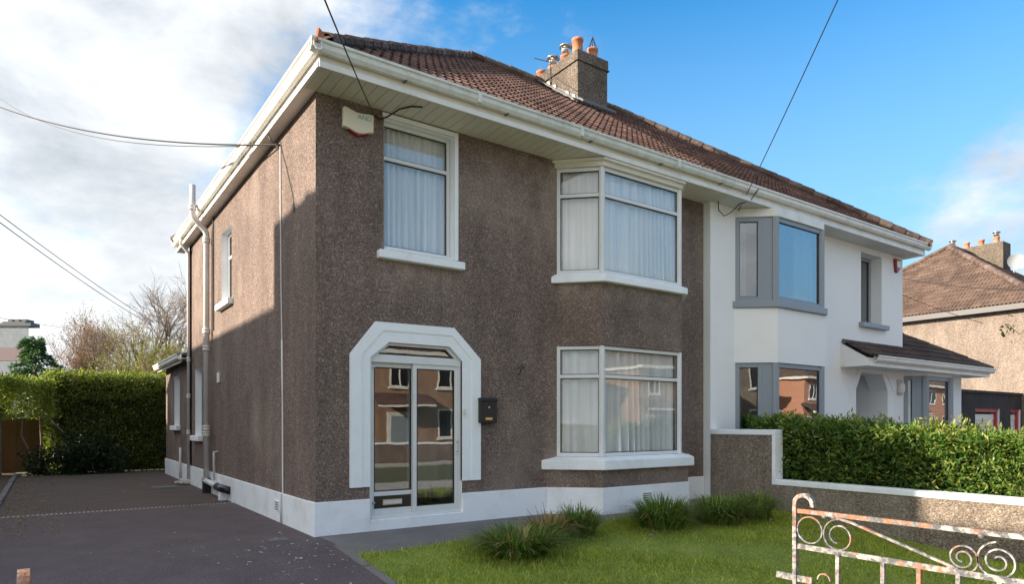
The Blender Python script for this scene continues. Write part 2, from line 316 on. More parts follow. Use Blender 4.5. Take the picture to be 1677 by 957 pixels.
class MB:
    def __init__(s): s.V = []; s.F = []; s.I = []; s.mi = 0
    def add(s, V, F):
        k = len(s.V); s.V += [tuple(v) for v in V]; s.F += [[i + k for i in f] for f in F]; s.I += [s.mi] * len(F); return s
    def box(s, x0, x1, y0, y1, z0, z1): return s.obox((0, 0), (1, 0), x0, x1, -y1, -y0, z0, z1)
    def obox(s, o, d, s0, s1, n0, n1, z0, z1):
        """box along plan direction d from o; n is the distance to the right of d (outwards)"""
        n = (d[1], -d[0]); P = lambda a, b, z: (o[0] + d[0] * a + n[0] * b, o[1] + d[1] * a + n[1] * b, z)
        V = [P(s0, n0, z0), P(s1, n0, z0), P(s1, n1, z0), P(s0, n1, z0), P(s0, n0, z1), P(s1, n0, z1), P(s1, n1, z1), P(s0, n1, z1)]
        return s.add(V, [(0, 1, 2, 3), (7, 6, 5, 4), (0, 4, 5, 1), (1, 5, 6, 2), (2, 6, 7, 3), (3, 7, 4, 0)])
    def prism(s, poly, z0, z1, top=None):
        """vertical prism over a plan polygon; top may be another polygon"""
        n = len(poly); q = top or poly
        V = [(x, y, z0) for x, y in poly] + [(x, y, z1) for x, y in q]
        a = sum(poly[i][0] * poly[(i + 1) % n][1] - poly[(i + 1) % n][0] * poly[i][1] for i in range(n))
        F = [list(range(n))[::-1], list(range(n, 2 * n))] + [(i, (i + 1) % n, n + (i + 1) % n, n + i) for i in range(n)]
        if a < 0: F = [list(f)[::-1] for f in F]
        return s.add(V, F)
    def slab(s, pts, d):
        """polygon pts (3d) extruded by vector d"""
        n = len(pts); P = [Vector(p) for p in pts]; d = Vector(d)
        V = [tuple(p) for p in P] + [tuple(p + d) for p in P]
        nr = Vector((0, 0, 0))
        for i in range(n): nr += P[i].cross(P[(i + 1) % n])
        F = [list(range(n))[::-1], list(range(n, 2 * n))] + [(i, (i + 1) % n, n + (i + 1) % n, n + i) for i in range(n)]
        if nr.dot(d) < 0: F = [list(f)[::-1] for f in F]
        return s.add(V, F)
    def ring(s, outer, inner, y0, y1):
        """frame between two XZ polygons of equal count, from y0 (front) to y1"""
        n = len(outer); V = []
        for y in (y0, y1):
            V += [(x, y, z) for x, z in outer] + [(x, y, z) for x, z in inner]
        F = []
        for i in range(n - 0):
            j = (i + 1) % n
            F += [(i, n + i, n + j, j), (2 * n + i, 2 * n + j, 3 * n + j, 3 * n + i), (i, j, 2 * n + j, 2 * n + i), (n + i, 3 * n + i, 3 * n + j, n + j)]
        return s.add(V, F)
    def tube(s, pts, r, k=8, caps=True):
        P = [Vector(p) for p in pts]; n = len(P); rr = r if isinstance(r, (list, tuple)) else [r] * n
        V = []; up = None
        for i, p in enumerate(P):
            d = (P[min(i + 1, n - 1)] - P[max(i - 1, 0)]).normalized()
            if up is None:
                up = d.orthogonal().normalized()
            else:
                up = (up - d * up.dot(d))
                up = up.normalized() if up.length > 1e-6 else d.orthogonal().normalized()
            w = d.cross(up)
            for j in range(k):
                a = 2 * math.pi * j / k; V.append(tuple(p + (up * math.cos(a) + w * math.sin(a)) * rr[i]))
        F = [(i * k + j, i * k + (j + 1) % k, (i + 1) * k + (j + 1) % k, (i + 1) * k + j) for i in range(n - 1) for j in range(k)]
        if caps: F += [list(range(k))[::-1], list(range((n - 1) * k, n * k))]
        return s.add(V, F)
    def lathe(s, c, prof, k=14):
        V = []; n = len(prof)
        for r, z in prof:
            for j in range(k):
                a = 2 * math.pi * j / k; V.append((c[0] + r * math.cos(a), c[1] + r * math.sin(a), c[2] + z))
        F = [(i * k + j, i * k + (j + 1) % k, (i + 1) * k + (j + 1) % k, (i + 1) * k + j) for i in range(n - 1) for j in range(k)]
        F += [list(range(k))[::-1], list(range((n - 1) * k, n * k))]
        return s.add(V, F)
    def flat(s, pts, w, nrm, th):
        """flat bar of width w (in the plane with normal nrm) and thickness th along a path"""
        P = [Vector(p) for p in pts]; n = len(P); nr = Vector(nrm).normalized(); V = []
        for i, p in enumerate(P):
            d = (P[min(i + 1, n - 1)] - P[max(i - 1, 0)]).normalized(); u = nr.cross(d).normalized()
            for a, b in ((-1, -1), (1, -1), (1, 1), (-1, 1)): V.append(tuple(p + u * a * th / 2 + nr * b * w / 2))
        F = [(i * 4 + j, i * 4 + (j + 1) % 4, (i + 1) * 4 + (j + 1) % 4, (i + 1) * 4 + j) for i in range(n - 1) for j in range(4)]
        F += [(3, 2, 1, 0), tuple(range((n - 1) * 4, n * 4))]
        return s.add(V, F)
    def build(s, name, mats, parent=None, smooth=False, bevel=0, loc=None):
        o = raw(name, s.V, s.F, mats, parent, smooth, s.I if isinstance(mats, (list, tuple)) else None, loc)
        if bevel:
            b = o.modifiers.new('bevel', 'BEVEL'); b.width = bevel; b.segments = 2; b.limit_method = 'ANGLE'
        return o
def struct(o): o['kind'] = 'structure'; return o

def wall(name, o, d, L, z0, z1, openings, th, mats, parent):
    """wall along plan direction d from o, outer face on the line, openings (s0,s1,z0,z1); reveals take the second material"""
    n = (d[1], -d[0]); P = lambda a, b, z: (o[0] + d[0] * a - n[0] * b, o[1] + d[1] * a - n[1] * b, z)
    ss = sorted({0, L} | {a for q in openings for a in q[:2]}); zs = sorted({z0, z1} | {a for q in openings for a in q[2:]})
    inside = lambda a, z: any(q[0] < a < q[1] and q[2] < z < q[3] for q in openings)
    mb = MB()
    for i in range(len(ss) - 1):
        for j in range(len(zs) - 1):
            a, b, c, e = ss[i], ss[i + 1], zs[j], zs[j + 1]
            if inside((a + b) / 2, (c + e) / 2): continue
            mb.add([P(a, 0, c), P(b, 0, c), P(b, 0, e), P(a, 0, e)], [(0, 1, 2, 3)])
            mb.add([P(a, th, c), P(b, th, c), P(b, th, e), P(a, th, e)], [(3, 2, 1, 0)])
    for a in (0, L):
        V = [P(a, 0, z0), P(a, th, z0), P(a, th, z1), P(a, 0, z1)]; mb.add(V, [(0, 1, 2, 3) if a else (3, 2, 1, 0)])
    for z in (z1,):
        mb.add([P(0, 0, z), P(L, 0, z), P(L, th, z), P(0, th, z)], [(0, 1, 2, 3) if z == z1 else (3, 2, 1, 0)])
    mb.mi = 1
    for a, b, c, e in openings:
        mb.add([P(a, 0, c), P(a, th, c), P(a, th, e), P(a, 0, e)], [(0, 1, 2, 3)])
        mb.add([P(b, 0, c), P(b, th, c), P(b, th, e), P(b, 0, e)], [(3, 2, 1, 0)])
        if c > z0: mb.add([P(a, 0, c), P(b, 0, c), P(b, th, c), P(a, th, c)], [(0, 1, 2, 3)])
        mb.add([P(a, 0, e), P(b, 0, e), P(b, th, e), P(a, th, e)], [(3, 2, 1, 0)])
    return mb.build(name, mats, parent)

def sashes(mb, o, d, L, z0, z1, n0, n1, fw, mulls=(), trans=(), lights=None):
    """frame bars of one flat window light between plan points; returns the openings"""
    mb.obox(o, d, 0, fw, n0, n1, z0, z1); mb.obox(o, d, L - fw, L, n0, n1, z0, z1)
    xs = [fw] + [x for m_ in mulls for x in (m_ - fw / 2, m_ + fw / 2)] + [L - fw]
    for m_ in mulls: mb.obox(o, d, m_ - fw / 2, m_ + fw / 2, n0, n1, z0 + fw, z1 - fw)
    mb.obox(o, d, fw, L - fw, n0 + .001, n1 - .001, z0, z0 + fw); mb.obox(o, d, fw, L - fw, n0 + .001, n1 - .001, z1 - fw, z1)
    op = []
    for i in range(0, len(xs), 2):
        zz_ = [z0 + fw] + [z for t_ in trans for z in (t_ - fw / 2, t_ + fw / 2)] + [z1 - fw]
        for t_ in trans: mb.obox(o, d, xs[i], xs[i + 1], n0 + .002, n1 - .002, t_ - fw / 2, t_ + fw / 2)
        op += [(xs[i], xs[i + 1], zz_[j], zz_[j + 1]) for j in range(0, len(zz_), 2)]
    return op
def gaskets(mb, o, d, op, n, w=.012):
    for a, b, c, e in op:
        for q in ((a, a + w, c, e), (b - w, b, c, e), (a + w, b - w, c, c + w), (a + w, b - w, e - w, e)): mb.obox(o, d, q[0], q[1], n - .01, n + .006, q[2], q[3])
def window(name, parent, segs, z0, z1, fmat='alu', gmat='glass', fw=.055, trans=(), depth=.07, gasket=True, n_out=0.):
    """segs: list of (A, B, mullions, transoms) from left to right seen from outside"""
    mb = MB(); panes = []; gk = MB()
    for A, B, mulls, tr in segs:
        L = math.dist(A, B); d = ((B[0] - A[0]) / L, (B[1] - A[1]) / L)
        op = sashes(mb, A, d, L, z0, z1, n_out - depth, n_out, fw, mulls, trans if tr is None else tr)
        if gasket: gaskets(gk, A, d, op, n_out - .028)
        panes += [(A, d, q) for q in op]
    f = mb.build(name, fmat, parent, bevel=.004)
    if gasket: gk.build('gasket', 'rubber', f)
    for A, d, (a, b, c, e) in panes:
        MB().obox(A, d, a + .004, b - .004, n_out - .040, n_out - .034, c + .004, e - .004).build('pane', gmat, f)
    return f

def curtain(label, pts, z0, z1, name='net_curtain', amp=.055, pitch=.105, mat='net', group=None, seed=0):
    """gathered cloth hanging along a plan polyline"""
    r = random.Random(seed); V = []; P = [Vector((x, y)) for x, y in pts]; L = [0]
    for i in range(len(P) - 1): L.append(L[-1] + (P[i + 1] - P[i]).length)
    n = int(L[-1] / .012); rows = 9; ph = 0; phs = []; am = []
    for i in range(n + 1):
        ph += .012 / pitch * 2 * math.pi * r.uniform(.45, 1.55) * (.75 + .5 * math.sin(i * .035 + seed)); phs.append(ph); am.append(amp * (.65 + .45 * math.sin(i * .021 + 2 * seed)))
    for k in range(rows + 1):
        f = k / rows; z = z1 + (z0 - z1) * f
        for i in range(n + 1):
            s_ = L[-1] * i / n; j = max(q for q in range(len(P) - 1) if L[q] <= s_ + 1e-9)
            d = (P[j + 1] - P[j]).normalized(); nn = Vector((d.y, -d.x)); p = P[j] + d * (s_ - L[j])
            w = math.sin(phs[i] + .25 * f * math.sin(i * .05)) * am[i] * (.45 + .75 * f)
            V.append((p.x + nn.x * w, p.y + nn.y * w, z + (.006 * math.sin(phs[i] * .5) if k == rows else 0)))
    F = [(k * (n + 1) + i + 1, k * (n + 1) + i, (k + 1) * (n + 1) + i, (k + 1) * (n + 1) + i + 1) for k in range(rows) for i in range(n)]
    o = raw(name, V, F, mat, None, True, None, (pts[0][0], pts[0][1], z0)); return tag(o, label, 'curtain', group)

# roof tile: two rolls across, nose at the lower end
def tile_mesh(name, w, l, mat, lift=.034, roll=.046):
    prof = []
    for k in range(2):
        b = k * w / 2
        for x, z in ((.0, 0), (.22, 0), (.36, .75), (.52, 1.), (.68, .75), (.82, 0)): prof.append((b + x * w / 2, z * roll))
    prof.append((w, 0)); n = len(prof); V = []; F = []
    for y, z in ((0, lift), (l, 0)): V += [(x - w / 2, y, h + z) for x, h in prof]
    V += [(x - w / 2, 0, h + lift - .022) for x, h in prof]
    for i in range(n - 1): F += [(i, i + 1, n + i + 1, n + i), (2 * n + i, 2 * n + i + 1, i + 1, i)]
    me = bpy.data.meshes.new(name); me.from_pydata(V, [], F); me.materials.append(M[mat]); me.update()
    return me, np.array(V), F
def slope_tiles(P0, e, s, L, H, lo, hi, w, gauge, me, V, F, parent, single, rest_name, mat, rank=None):
    """tiles on a roof slope: P0 eave start, e along, s up the slope; lo/hi(h) give the span of each course"""
    nrm = e.cross(s).normalized(); spots = []
    rows = max(1, round(H / gauge)); gauge = H / rows
    for r in range(rows):
        h = r * gauge
        for c in range(int(L / w) + 1):
            a = (c + .5) * w + (w / 2 if r % 2 else 0) * 0
            if lo(h + gauge * .5) <= a <= hi(h + gauge * .5): spots.append((a, h))
    if rank: spots.sort(key=lambda q: rank(P0 + e * q[0] + s * q[1]))
    off = Vector(OFF.get(parent.name, (0, 0, 0)))
    rnd = random.Random(3)
    for a, h in spots[:single]:
        o = bpy.data.objects.new('roof_tile', me); COL.objects.link(o); o.parent = parent
        mm = Matrix((e, s, nrm)).transposed().to_4x4(); mm.translation = P0 + e * a + s * h + nrm * rnd.uniform(0, .005) - off; o.matrix_local = mm
    rest = spots[single:]
    if rest:
        A = np.array([tuple(P0 + e * a + s * h + nrm * rnd.uniform(0, .005)) for a, h in rest]); B = np.array([tuple(e), tuple(s), tuple(nrm)])
        W_ = V @ B; VV = (A[:, None, :] + W_[None]).reshape(-1, 3); FF = np.array(F); k = len(V)
        FF = (FF[None] + (np.arange(len(rest)) * k)[:, None, None]).reshape(-1, 4)
        o = fast(rest_name, VV, FF, mat, parent); o['kind'] = 'stuff'
def cap_tiles(A, B, parent, name, mat, r=.13, seg=.36, up=.03):
    A, B = Vector(A), Vector(B); L = (B - A).length; d = (B - A).normalized(); w = d.cross(Vector((0, 0, 1))).normalized(); u = w.cross(d).normalized()
    prof = [(math.cos(t_), math.sin(t_)) for t_ in np.linspace(-.8, math.pi + .8, 9)]; n = 9; V = []
    for y, rr in ((0, r * 1.08), (seg * 1.06, r * .95)): V += [(x * rr, y, z * rr * .8) for x, z in prof]
    V += [(x * (r * .9), 0, z * r * .9 * .8) for x, z in prof]
    F = [(i + 1, i, n + i, n + i + 1) for i in range(n - 1)] + [(i, i + 1, 2 * n + i + 1, 2 * n + i) for i in range(n - 1)]
    me = bpy.data.meshes.new(name); me.from_pydata(V, [], F); me.materials.append(M[mat]); me.update()
    off = Vector(OFF.get(parent.name, (0, 0, 0)))
    nk = max(1, round(L / seg)); seg = L / nk
    for k in range(nk):
        o = bpy.data.objects.new(name, me); COL.objects.link(o); o.parent = parent
        mm = Matrix((w, d, u)).transposed().to_4x4(); mm.translation = A + d * (k * seg) + u * (up + random.uniform(-.006, .006)) - off; o.matrix_local = mm

def leaves(P, Nn, ln, wd, rng, spread=.8, droop=.25):
    """leaf shapes (folded diamonds) at points P facing roughly along normals Nn"""
    n = len(P); d = Nn + rng.normal(0, spread, (n, 3)); d[:, 2] -= droop; d /= np.linalg.norm(d, axis=1)[:, None] + 1e-9
    q = rng.normal(0, 1, (n, 3)); w = np.cross(d, q); w /= np.linalg.norm(w, axis=1)[:, None] + 1e-9; u = np.cross(w, d)
    l = ln * rng.uniform(.65, 1.3, (n, 1)); ww = wd * rng.uniform(.7, 1.25, (n, 1))
    V = np.stack([P, P + d * l * .45 + w * ww / 2 + u * l * .10, P + d * l - u * l * .08, P + d * l * .45 - w * ww / 2 + u * l * .10], 1).reshape(-1, 3)
    b = (np.arange(n) * 4)[:, None]; F = np.concatenate([b + [0, 1, 2], b + [0, 2, 3]]); return V, F

def terr(y): return -max(0., min(.40, .095 * (-y - .6)))
YB = [-.6, -1.2, -2, -3, -4, -4.81]
def sheet(name, poly_x, y0, y1, mat, dz, edges=None):
    """ground sheet between x-limits given as functions of y, following the fall of the ground"""
    ys = sorted({y0, y1} | {y for y in YB if y0 < y < y1} | set(edges or [])); V = []
    for y in ys:
        a, b = poly_x(y); V += [(a, y, terr(y) + dz), (b, y, terr(y) + dz)]
    F = [(2 * i, 2 * i + 1, 2 * i + 3, 2 * i + 2) for i in range(len(ys) - 1)]
    return struct(raw(name, V, F, mat))

# ================================================================== THE SETTING
V = []; ys = [-400, -60, -30, -4.81, -.6, 30, 120, 500]
for y in ys: V += [(-400, y, terr(y) - .05), (500, y, terr(y) - .05)]
struct(raw('ground', V, [(2 * i, 2 * i + 1, 2 * i + 3, 2 * i + 2) for i in range(len(ys) - 1)], 'ground'))
sheet('driveway', lambda y: (-3.42, .02), -8.0, 4.28, 'tarmac', 0)
sheet('driveway_rear', lambda y: (-3.42, .02), 4.28, 14.0, 'tarmac_old', -.002)
V = []
LE = [(-.02, -1.22), (1.2, -1.18), (2.6, -1.10), (3.4, -1.08), (4.2, -1.06), (6.3, -1.04), (6.9, -.55), (7.45, -.38)]
def lawn_top(x):
    for (a, b), (c, d) in zip(LE, LE[1:]):
        if a <= x <= c: return b + (d - b) * (x - a) / (c - a)
    return -.4
xs = np.linspace(.06, 7.44, 30); rows = 22; V = []
for j in range(rows + 1):
    for x in xs:
        y = lawn_top(x) * (1 - j / rows) + -7.9 * j / rows; V.append((x, y, terr(y) + .02 + .015 * math.sin(x * 2.1 + y * 1.3)))
n_ = len(xs)
struct(raw('lawn', V, [(j * n_ + i + 1, j * n_ + i, (j + 1) * n_ + i, (j + 1) * n_ + i + 1) for j in range(rows) for i in range(n_ - 1)], 'lawn_ground'))
V = []
for x in np.linspace(.02, 7.44, 25): V += [(x, .2, .004), (x, -.6, .004), (x, lawn_top(x) - .12, terr(lawn_top(x) - .12) + .004)]
struct(raw('path', V, [(3 * i + k, 3 * i + k + 1, 3 * i + k + 4, 3 * i + k + 3) for i in range(24) for k in range(2)], 'concrete'))
mb = MB()
for y in np.arange(-7.9, -1.2, .9): mb.add([(-.03, y, terr(y) + .012), (.06, y, terr(y) + .02), (.06, y + .88, terr(y + .88) + .02), (-.03, y + .88, terr(y + .88) + .012), (-.03, y, terr(y) - .05), (-.03, y + .88, terr(y + .88) - .05)], [(0, 1, 2, 3), (0, 3, 5, 4)])
struct(mb.build('lawn_edging', 'concrete'))
mb = MB()
for y in np.arange(2.0, 13.6, .92): mb.box(-3.52, -3.42, y, y + .9, -.06, .05 + .01 * math.sin(y * 3))
struct(mb.build('kerb', 'concrete', bevel=.012))
V = [(-6.6, -8, -.01), (-3.5, -8, -.01), (-3.5, 15.5, .0), (-6.6, 15.5, .0)]
struct(raw('verge', [(-6.4, -4.8, -.39), (-3.5, -4.8, -.39), (-3.5, -.6, 0), (-6.4, -.6, 0), (-3.5, 16, .01), (-6.4, 16, .01)], [(0, 1, 2, 3), (3, 2, 4, 5)], 'leaf_litter'))
struct(raw('garden_soil', [(7.65, -8, -.36), (12, -8, -.36), (12, -4.8, -.36), (7.65, -4.8, -.36), (12, -.6, .01), (7.65, -.6, .01), (12, .0, .01), (7.65, .0, .01)], [(0, 1, 2, 3), (3, 2, 4, 5), (5, 4, 6, 7)], 'soil'))
struct(MB().box(-80, 120, -10.2, -8.1, -.6, -.385).build('pavement', 'paving'))
struct(MB().box(-80, 120, -17.5, -10.35, -.7, -.50).build('road', 'road_concrete'))
struct(MB().box(-80, 120, -19.3, -17.65, -.6, -.385).build('far_pavement', 'paving'))
struct(MB().box(-80, 120, -10.35, -10.2, -.6, -.38).build('road_kerb', 'concrete'))
struct(MB().box(11.2, 30, -7.9, .8, -.30, -.06).build('neighbouring_drive', 'concrete'))

# ================================================================== MAIN HOUSE (grey-brown pebble dash)
A_ = thing('dashed_house', 'semi-detached half with brown pebble-dash walls, white plinth and red-brown tiled roof', 'house')
bay_w = [(3.88, .0), (4.40, -.5), (6.21, -.5), (6.73, .0)]
wall('front_wall', (0, 0), (1, 0), 7.45, .40, 5.62, [(.92, 2.0, 3.75, 5.52), (.72, 2.13, .40, 2.54), (4.0, 6.6, .95, 2.6), (4.0, 6.6, 3.85, 5.45)], .3, ['dash', 'surround_white'], A_)
wall('side_wall', (0, 9.05), (0, -1), 9.05 - .3, .40, 5.62, [(9.05 - 5.5, 9.05 - 4.65, 3.72, 5.08), (9.05 - 8.3, 9.05 - 7.5, 1.15, 2.66)], .3, ['dash', 'surround_white'], A_)
wall('rear_wall', (7.45, 9.05), (-1, 0), 7.45, -.3, 5.62, [], .3, ['dash', 'surround_white'], A_)
MB().box(7.3, 7.449, .31, 8.7, 0, 5.6).build('party_wall', 'interior_wall', A_)
# rooms behind the windows
MB().box(.31, 7.29, .32, 8.74, 2.72, 2.95).build('upper_floor', 'interior_wall', A_)
MB().box(.31, 7.29, .32, 8.74, 5.50, 5.58).build('ceiling', 'interior_wall', A_)
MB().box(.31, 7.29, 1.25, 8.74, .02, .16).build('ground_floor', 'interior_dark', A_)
MB().box(2.35, 2.47, .32, 8.6, .17, 2.70).box(2.35, 2.47, .32, 8.6, 2.96, 5.49).build('partition', 'interior_wall', A_)
# enclosed porch
MB().box(.31, 2.34, .31, 1.24, .02, .17).build('porch_floor', 'interior_floor', A_)
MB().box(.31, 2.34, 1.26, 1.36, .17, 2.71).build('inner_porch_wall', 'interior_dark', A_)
# plinth
for a, b in ((0.0, .718), (2.132, 3.66), (6.95, 7.44)): MB().box(a if a else -.028, b, -.028, .29, -.5, .42 if a else .43).build('front_plinth', 'white_masonry', A_, bevel=.008)
MB().box(.719, 2.131, -.029, .29, -.5, .15).build('door_step', 'white_masonry', A_, bevel=.008)
MB().box(-.028, .28, .291, 12.86, -.5, .425).build('side_plinth', 'white_masonry', A_, bevel=.008)
# door surround: two steps with cut corners
out_p = [(.44, .59), (.44, 2.33), (.79, 2.775), (1.985, 2.785), (2.43, 2.36), (2.43, .60)]
mid_p = [(.60, .59), (.60, 2.33), (.90, 2.665), (1.95, 2.67), (2.28, 2.35), (2.28, .60)]
in_p = [(.72, .59), (.72, 2.30), (.985, 2.515), (1.915, 2.515), (2.13, 2.32), (2.13, .60)]
def oring(mb, a, b, y0, y1):
    for i in range(5):
        mb.slab([(a[i][0], y1, a[i][1]), (a[i + 1][0], y1, a[i + 1][1]), (b[i + 1][0], y1, b[i + 1][1]), (b[i][0], y1, b[i][1])], (0, y0 - y1, 0))
mb = MB(); oring(mb, out_p, mid_p, -.036, .02); oring(mb, mid_p, in_p, -.024, .10)
mb.build('door_surround', 'surround_white', A_)
for q in ([(.721, 2.31), (.975, 2.535), (.721, 2.535)], [(2.129, 2.33), (2.129, 2.535), (1.925, 2.535)]):
    pass
# sliding porch door
dy = .03
mb = MB()
mb.box(.721, .765, dy, dy + .12, .152, 2.30); mb.box(2.085, 2.129, dy, dy + .12, .152, 2.30)
mb.box(.765, 2.085, dy + .002, dy + .118, .152, .20); mb.box(.722, 2.128, dy - .006, dy + .12, 2.245, 2.325)
tp_o = [(.735, 2.325), (.99, 2.512), (1.91, 2.512), (2.115, 2.325)]; tp_i = [(.85, 2.352), (1.01, 2.477), (1.885, 2.477), (2.03, 2.352)]
for i in range(4):
    j = (i + 1) % 4
    mb.slab([(tp_o[i][0], dy + .09, tp_o[i][1]), (tp_o[j][0], dy + .09, tp_o[j][1]), (tp_i[j][0], dy + .09, tp_i[j][1]), (tp_i[i][0], dy + .09, tp_i[i][1])], (0, -.088, 0))
door = mb.build('porch_door_frame', 'alu', A_, bevel=.004)
MB().slab([(x, dy + .05, z) for x, z in tp_i], (0, .006, 0)).build('fanlight_pane', 'glass_door', door)
g = MB()
for i in range(4):
    j = (i + 1) % 4; k_ = lambda p: (p[0] + (1.44 - p[0]) * .025, p[1] + (2.41 - p[1]) * .16)
    g.slab([(tp_i[i][0], dy + .03, tp_i[i][1]), (tp_i[j][0], dy + .03, tp_i[j][1]), (k_(tp_i[j])[0], dy + .03, k_(tp_i[j])[1]), (k_(tp_i[i])[0], dy + .03, k_(tp_i[i])[1])], (0, -.008, 0))
g.build('gasket', 'rubber', door)
def leaf_door(x0, x1, y0, z0, z1, kick):
    f = MB(); f.box(x0, x0 + .055, y0, y0 + .045, z0, z1); f.box(x1 - .055, x1, y0, y0 + .045, z0, z1)
    f.box(x0 + .055, x1 - .055, y0 + .001, y0 + .044, z0, z0 + .075); f.box(x0 + .055, x1 - .055, y0 + .001, y0 + .044, z1 - .06, z1)
    if kick: f.box(x0 + .055, x1 - .055, y0 + .001, y0 + .044, z0 + .245, z0 + .305)
    o = f.build('door_leaf', 'alu', A_, bevel=.004)
    zb = z0 + (.305 if kick else .075)
    MB().box(x0 + .05, x1 - .05, y0 + .018, y0 + .024, zb, z1 - .06).build('pane', 'glass_door', o)
    g = MB(); gaskets(g, (x0, y0), (1, 0), [(.055, x1 - x0 - .055, zb, z1 - .06)], -.010, .014); g.build('gasket', 'rubber', o)
    return o
ld = leaf_door(.765, 1.43, dy + .065, .20, 2.245, True)
rd = leaf_door(1.375, 2.085, dy + .012, .20, 2.245, False)
MB().box(.82, 1.375, dy + .078, dy + .095, .275, .445).build('kick_panel', 'letter_plate', ld)
MB().box(.945, 1.235, dy + .062, dy + .078, .315, .395).build('letter_flap', 'brass', ld, bevel=.004)
MB().box(.955, 1.225, dy + .057, dy + .062, .328, .382).build('letter_flap_cover', 'pipe_paint', ld, bevel=.003)
MB().box(2.048, 2.072, dy - .012, dy + .012, .98, 1.20).build('handle', 'alu', rd, bevel=.004)
for z in (1.02, 1.155): MB().lathe((2.06, dy - .012, z), [(.007, -.007), (.007, .007)], 8).build('keyhole', 'rubber', rd)
for z in (.36, 2.185): MB().box(.768, .825, dy + .03, dy + .064, z - .02, z + .02).build('roller', 'steel', ld, bevel=.008)
MB().box(2.135, 2.16, -.06, -.025, 1.55, 1.63).build('door_bell', 'cream_plastic', A_, bevel=.004)

# bedroom window over the door
w1 = window('window', A_, [((.925, .11), (1.995, .11), (), None)], 3.79, 5.515, trans=(5.03,), fw=.05)
MB().slab([(.82, -.10, 3.62), (2.13, -.10, 3.62), (2.13, .11, 3.62), (.82, .11, 3.62)], (0, 0, .11)).slab([(.925, -.095, 3.731), (1.995, -.095, 3.731), (1.995, .12, 3.731), (.925, .12, 3.731)], (0, 0, .035)).build('sill', 'white_masonry', w1, bevel=.012)
MB().box(2.003, 2.065, -.014, .05, 3.76, 5.585).build('reveal_trim', 'surround_white', w1, bevel=.004); MB().box(.90, 2.002, -.013, .05, 5.524, 5.585).build('reveal_trim', 'surround_white', w1, bevel=.004)
# side windows
w2 = window('window', A_, [((.12, 5.49), (.12, 4.66), (), None)], 3.73, 5.075, trans=(4.62,), fw=.055)
MB().box(-.10, .12, 4.53, 5.62, 3.60, 3.715).build('sill', 'white_masonry', w2, bevel=.012)
w3 = window('window', A_, [((.12, 8.29), (.12, 7.51), (), None)], 1.16, 2.655, trans=(2.2,), fw=.055)
MB().box(-.10, .12, 7.40, 8.42, 1.03, 1.145).build('sill', 'white_masonry', w3, bevel=.012)
# bay window over two floors
def ngon(p, g): # grow the bay outline
    return [(p[0][0] - g * .9, p[0][1]), (p[1][0] - g * .41, p[1][1] - g), (p[2][0] + g * .41, p[2][1] - g), (p[3][0] + g * .9, p[3][1])]
foot = [(3.66, .0), (4.31, -.6), (6.30, -.6), (6.95, .0)]
MB().prism(ngon(foot, .024), -.5, .42).build('bay_plinth', 'white_masonry', A_, bevel=.008)
MB().prism(foot, .42, .71).build('bay_base', 'dash', A_)
MB().prism([(3.87, .0), (4.38, -.53), (6.23, -.53), (6.74, .0)], 2.655, 3.65).build('bay_apron', 'dash', A_)
for z0, z1, tr, sl in ((.90, 2.65, 2.17, (.70, .895, .13)), (3.80, 5.475, 5.04, (3.645, 3.795, .13))):
    P = bay_w
    b_ = window('bay_window', A_, [(P[0], P[1], (), None), (P[1], P[2], (), None), (P[2], P[3], (), None)], z0, z1, trans=(tr,), fw=.055, depth=.065)
    for p in (P[1], P[2]): MB().lathe((p[0], p[1] + .02, 0), [(.045, z0), (.045, z1)], 10).build('corner_post', 'alu', b_)
    big = ngon(foot if z0 < 2 else P, sl[2] if z0 > 2 else .10); sm = ngon(P, .03)
    MB().prism(big, sl[0], sl[1] - .045).prism([(x, y) for x, y in big], sl[1] - .045, sl[1], sm).build('sill', 'white_masonry', b_, bevel=.01)
MB().prism(ngon(bay_w, .05), 5.477, 5.598).build('bay_head', 'cream_board', A_, bevel=.006)
MB().prism(ngon(bay_w, .10), 5.555, 5.597).build('bay_head_trim', 'white_gloss', A_, bevel=.006)
# net curtains (things of their own)
curtain('white net curtain behind the window above the porch door', [(.97, .22), (1.96, .22)], 3.80, 5.5, seed=1)
curtain('white net curtain round the upstairs bay of the pebble-dash house', [(3.97, .06), (4.47, -.40), (6.14, -.40), (6.64, .06)], 3.81, 5.47, seed=2)
curtain('white net curtain round the ground-floor bay of the pebble-dash house', [(3.97, .06), (4.47, -.40), (6.14, -.40), (6.64, .06)], .91, 2.64, seed=3, amp=.06, pitch=.14)
curtain('grey-blue door curtain hanging inside the glazed porch', [(1.62, .75), (2.3, .62)], .30, 2.6, 'door_curtain', .03, .12, 'net', seed=4)

# roof: front slope from the gutter line to the ridge
EZ, PITCH, RUN = 5.83, .732, 5.15
E0 = Vector((-.20, -.68, EZ)); RY = -.68 + RUN; RZ = EZ + PITCH * RUN; AX = -.20 + RUN
sl_len = math.hypot(RUN, PITCH * RUN); cs = RUN / sl_len
def roof_base(mb, x0, x1, hip0, hip1):
    d = -.05
    a0 = x0 + (RUN if hip0 else 0); a1 = x1 - (RUN if hip1 else 0); yb = -.68 + 2 * RUN
    A, B, C, D = (x0, -.68, EZ + d), (x1, -.68, EZ + d), (x1, yb, EZ + d), (x0, yb, EZ + d); r0, r1 = (a0, RY, RZ + d), (a1, RY, RZ + d)
    mb.add([A, B, C, D, r0, r1], [(0, 1, 5, 4), (1, 2, 5), (2, 3, 4, 5), (3, 0, 4), (3, 2, 1, 0)])
roofA = MB(); roof_base(roofA, -.20, 7.449, True, False); roofA = roofA.build('roof', 'tile_dark', A_)
tme, tV, tF = tile_mesh('roof_tile', .27, .355, 'tile')
ex, sy = Vector((1, 0, 0)), Vector((0, cs, PITCH * cs))
camp = Vector(cam.location)
